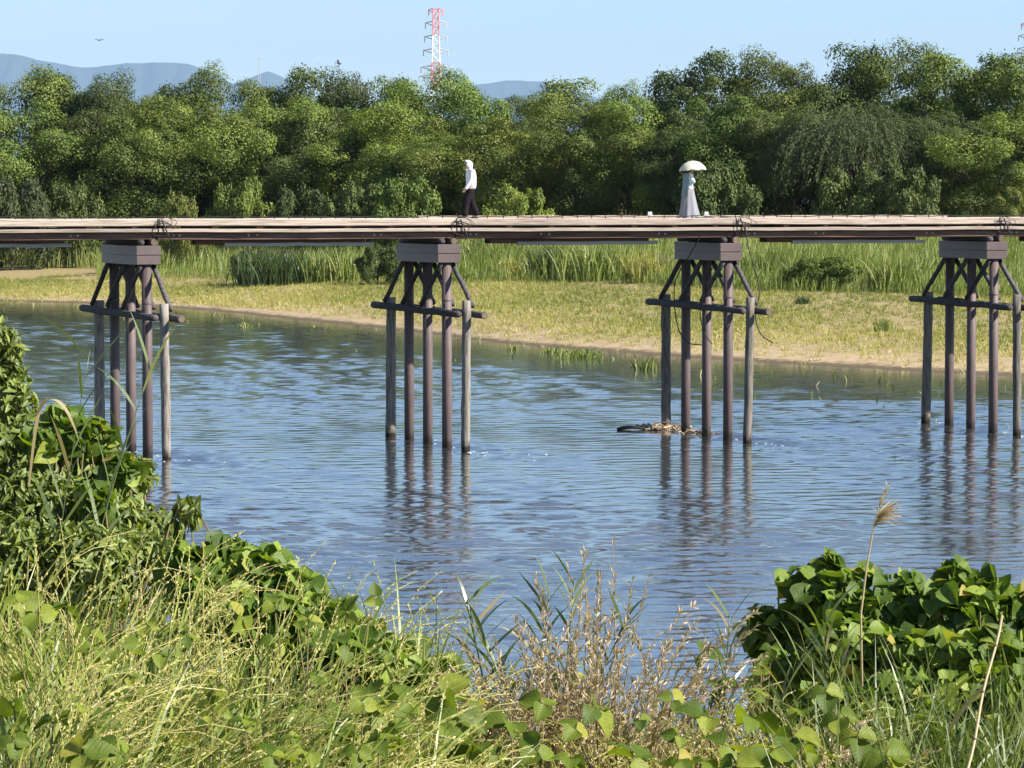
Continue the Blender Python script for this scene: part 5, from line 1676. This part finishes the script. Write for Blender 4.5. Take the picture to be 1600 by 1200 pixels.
reed("green reed low at the right edge in front of the kudzu", 1555, 1090, 1190, 11.0, 82, 14, .26, .3, 2.6, w=.012)
# bent dry blade by the left shrub
P = np.array([at(*q) for q in ((58, 640, 17.4), (72, 622, 17.4), (90, 624, 17.35), (105, 640, 17.3), (118, 672, 17.3), (122, 684, 17.3))])
P = np.concatenate([[at(45, 760, 17.5)], P])
t = np.linspace(0, len(P) - 1, 24); Q = np.stack([np.interp(t, np.arange(len(P)), P[:, c]) for c in range(3)], 1)
for _ in range(4): Q[1:-1] = (Q[:-2] + 2 * Q[1:-1] + Q[2:]) / 4
V, F, ix = blades(Q[None], np.array([.02]), np.array([.2]))
tag(obj('dry_reed_blade', V, F, M['dry_reed'], None, rnd=np.zeros(len(V))), "bent pale dry reed blade arching over the left shrub", 'reed')

# --- plume reed in front of the right mound
g0 = at(1352, 1000, 14.5); gz = float(ground(g0[0], 14.5))
root = thing('plume_reed', (g0[0], 14.5, gz), "tall bleached reed with a tan feathery plume at the right", 'reed')
P = np.array([(g0[0], 14.5, gz)] + [tuple(at(*q)) for q in ((1345, 960, 14.5), (1355, 880, 14.5), (1366, 820, 14.5), (1378, 775, 14.5), (1390, 757, 14.5))])
v, f = tube(P, [.006, .005, .004, .0035, .0025, .0012], 6)
obj('stalk', v, f, M['dry_reed'], root, smooth=True)
r = np.random.default_rng(91)
n = 90
st = at(1367, 822, 14.5); tl = r.random(n)
b = st + (at(1370, 806, 14.5) - st) * tl[:, None]
C = curves(b, r.uniform(.06, .13, n), r.normal(0, .35, n), r.uniform(.6, 1.2, n), r.uniform(.3, 1.0, n), np.ones(n), 6)
V, F, ix = blades(C, np.full(n, .0035), prof=np.full(7, 1.0))
tag(obj('plume', V, F, M['plume'], root, rnd=r.random(n)[ix]), kind='stuff')
n = 40; tl = r.random(n); b = at(1370, 805, 14.5) + (at(1388, 760, 14.5) - at(1370, 805, 14.5)) * tl[:, None]
C = curves(b, r.uniform(.02, .05, n), r.normal(0, 1.5, n), r.uniform(.1, .7, n), r.uniform(.1, .8, n), np.ones(n), 4)
V, F, ix = blades(C, np.full(n, .0025), prof=np.full(5, 1.0))
tag(obj('plume_tip', V, F, M['dry_reed'], root, rnd=r.random(n)[ix]), kind='stuff')
# --- bare cane at the right edge
root_p = at(1508, 1215, 10.0)
P = np.array([root_p + (at(1565, 962, 10.4) - root_p) * t + np.array((.004 * math.sin(t * 9), 0, 0)) for t in np.linspace(-.35, 1, 15)])
v, f = tube(P, np.linspace(.0052, .004, 15), 8)
root = thing('dry_cane', tuple(P[0]), "bare straight tan cane leaning right at the lower right edge", 'cane')
obj('cane', v, f, M['dry_reed'], root, smooth=True)
for k in (3, 6, 9, 12):
    v, f = tube([P[k] - (P[k + 1] - P[k]) * .05, P[k] + (P[k + 1] - P[k]) * .05], .0064, 8); obj('node_ring', v, f, M['vine'], root)
# thin loose stems
for k, (a, b_, d, lab) in enumerate((((142, 1135), (205, 1200), 9.6, "thin pale dead grass culm crossing the grass at the bottom left"), ((1090, 1010), (1300, 985), 12.5, None))):
    if lab is None: continue
    p0, p1 = at(*a, d), at(*b_, d - .4)
    v, f = tube([p0 + UP * .15, (p0 + p1) / 2 + UP * .05, p1 - UP * .5], [.002, .003, .004], 5)
    tag(obj('grass_culm', v, f, M['dry_reed'], None, smooth=True), lab, 'grass')
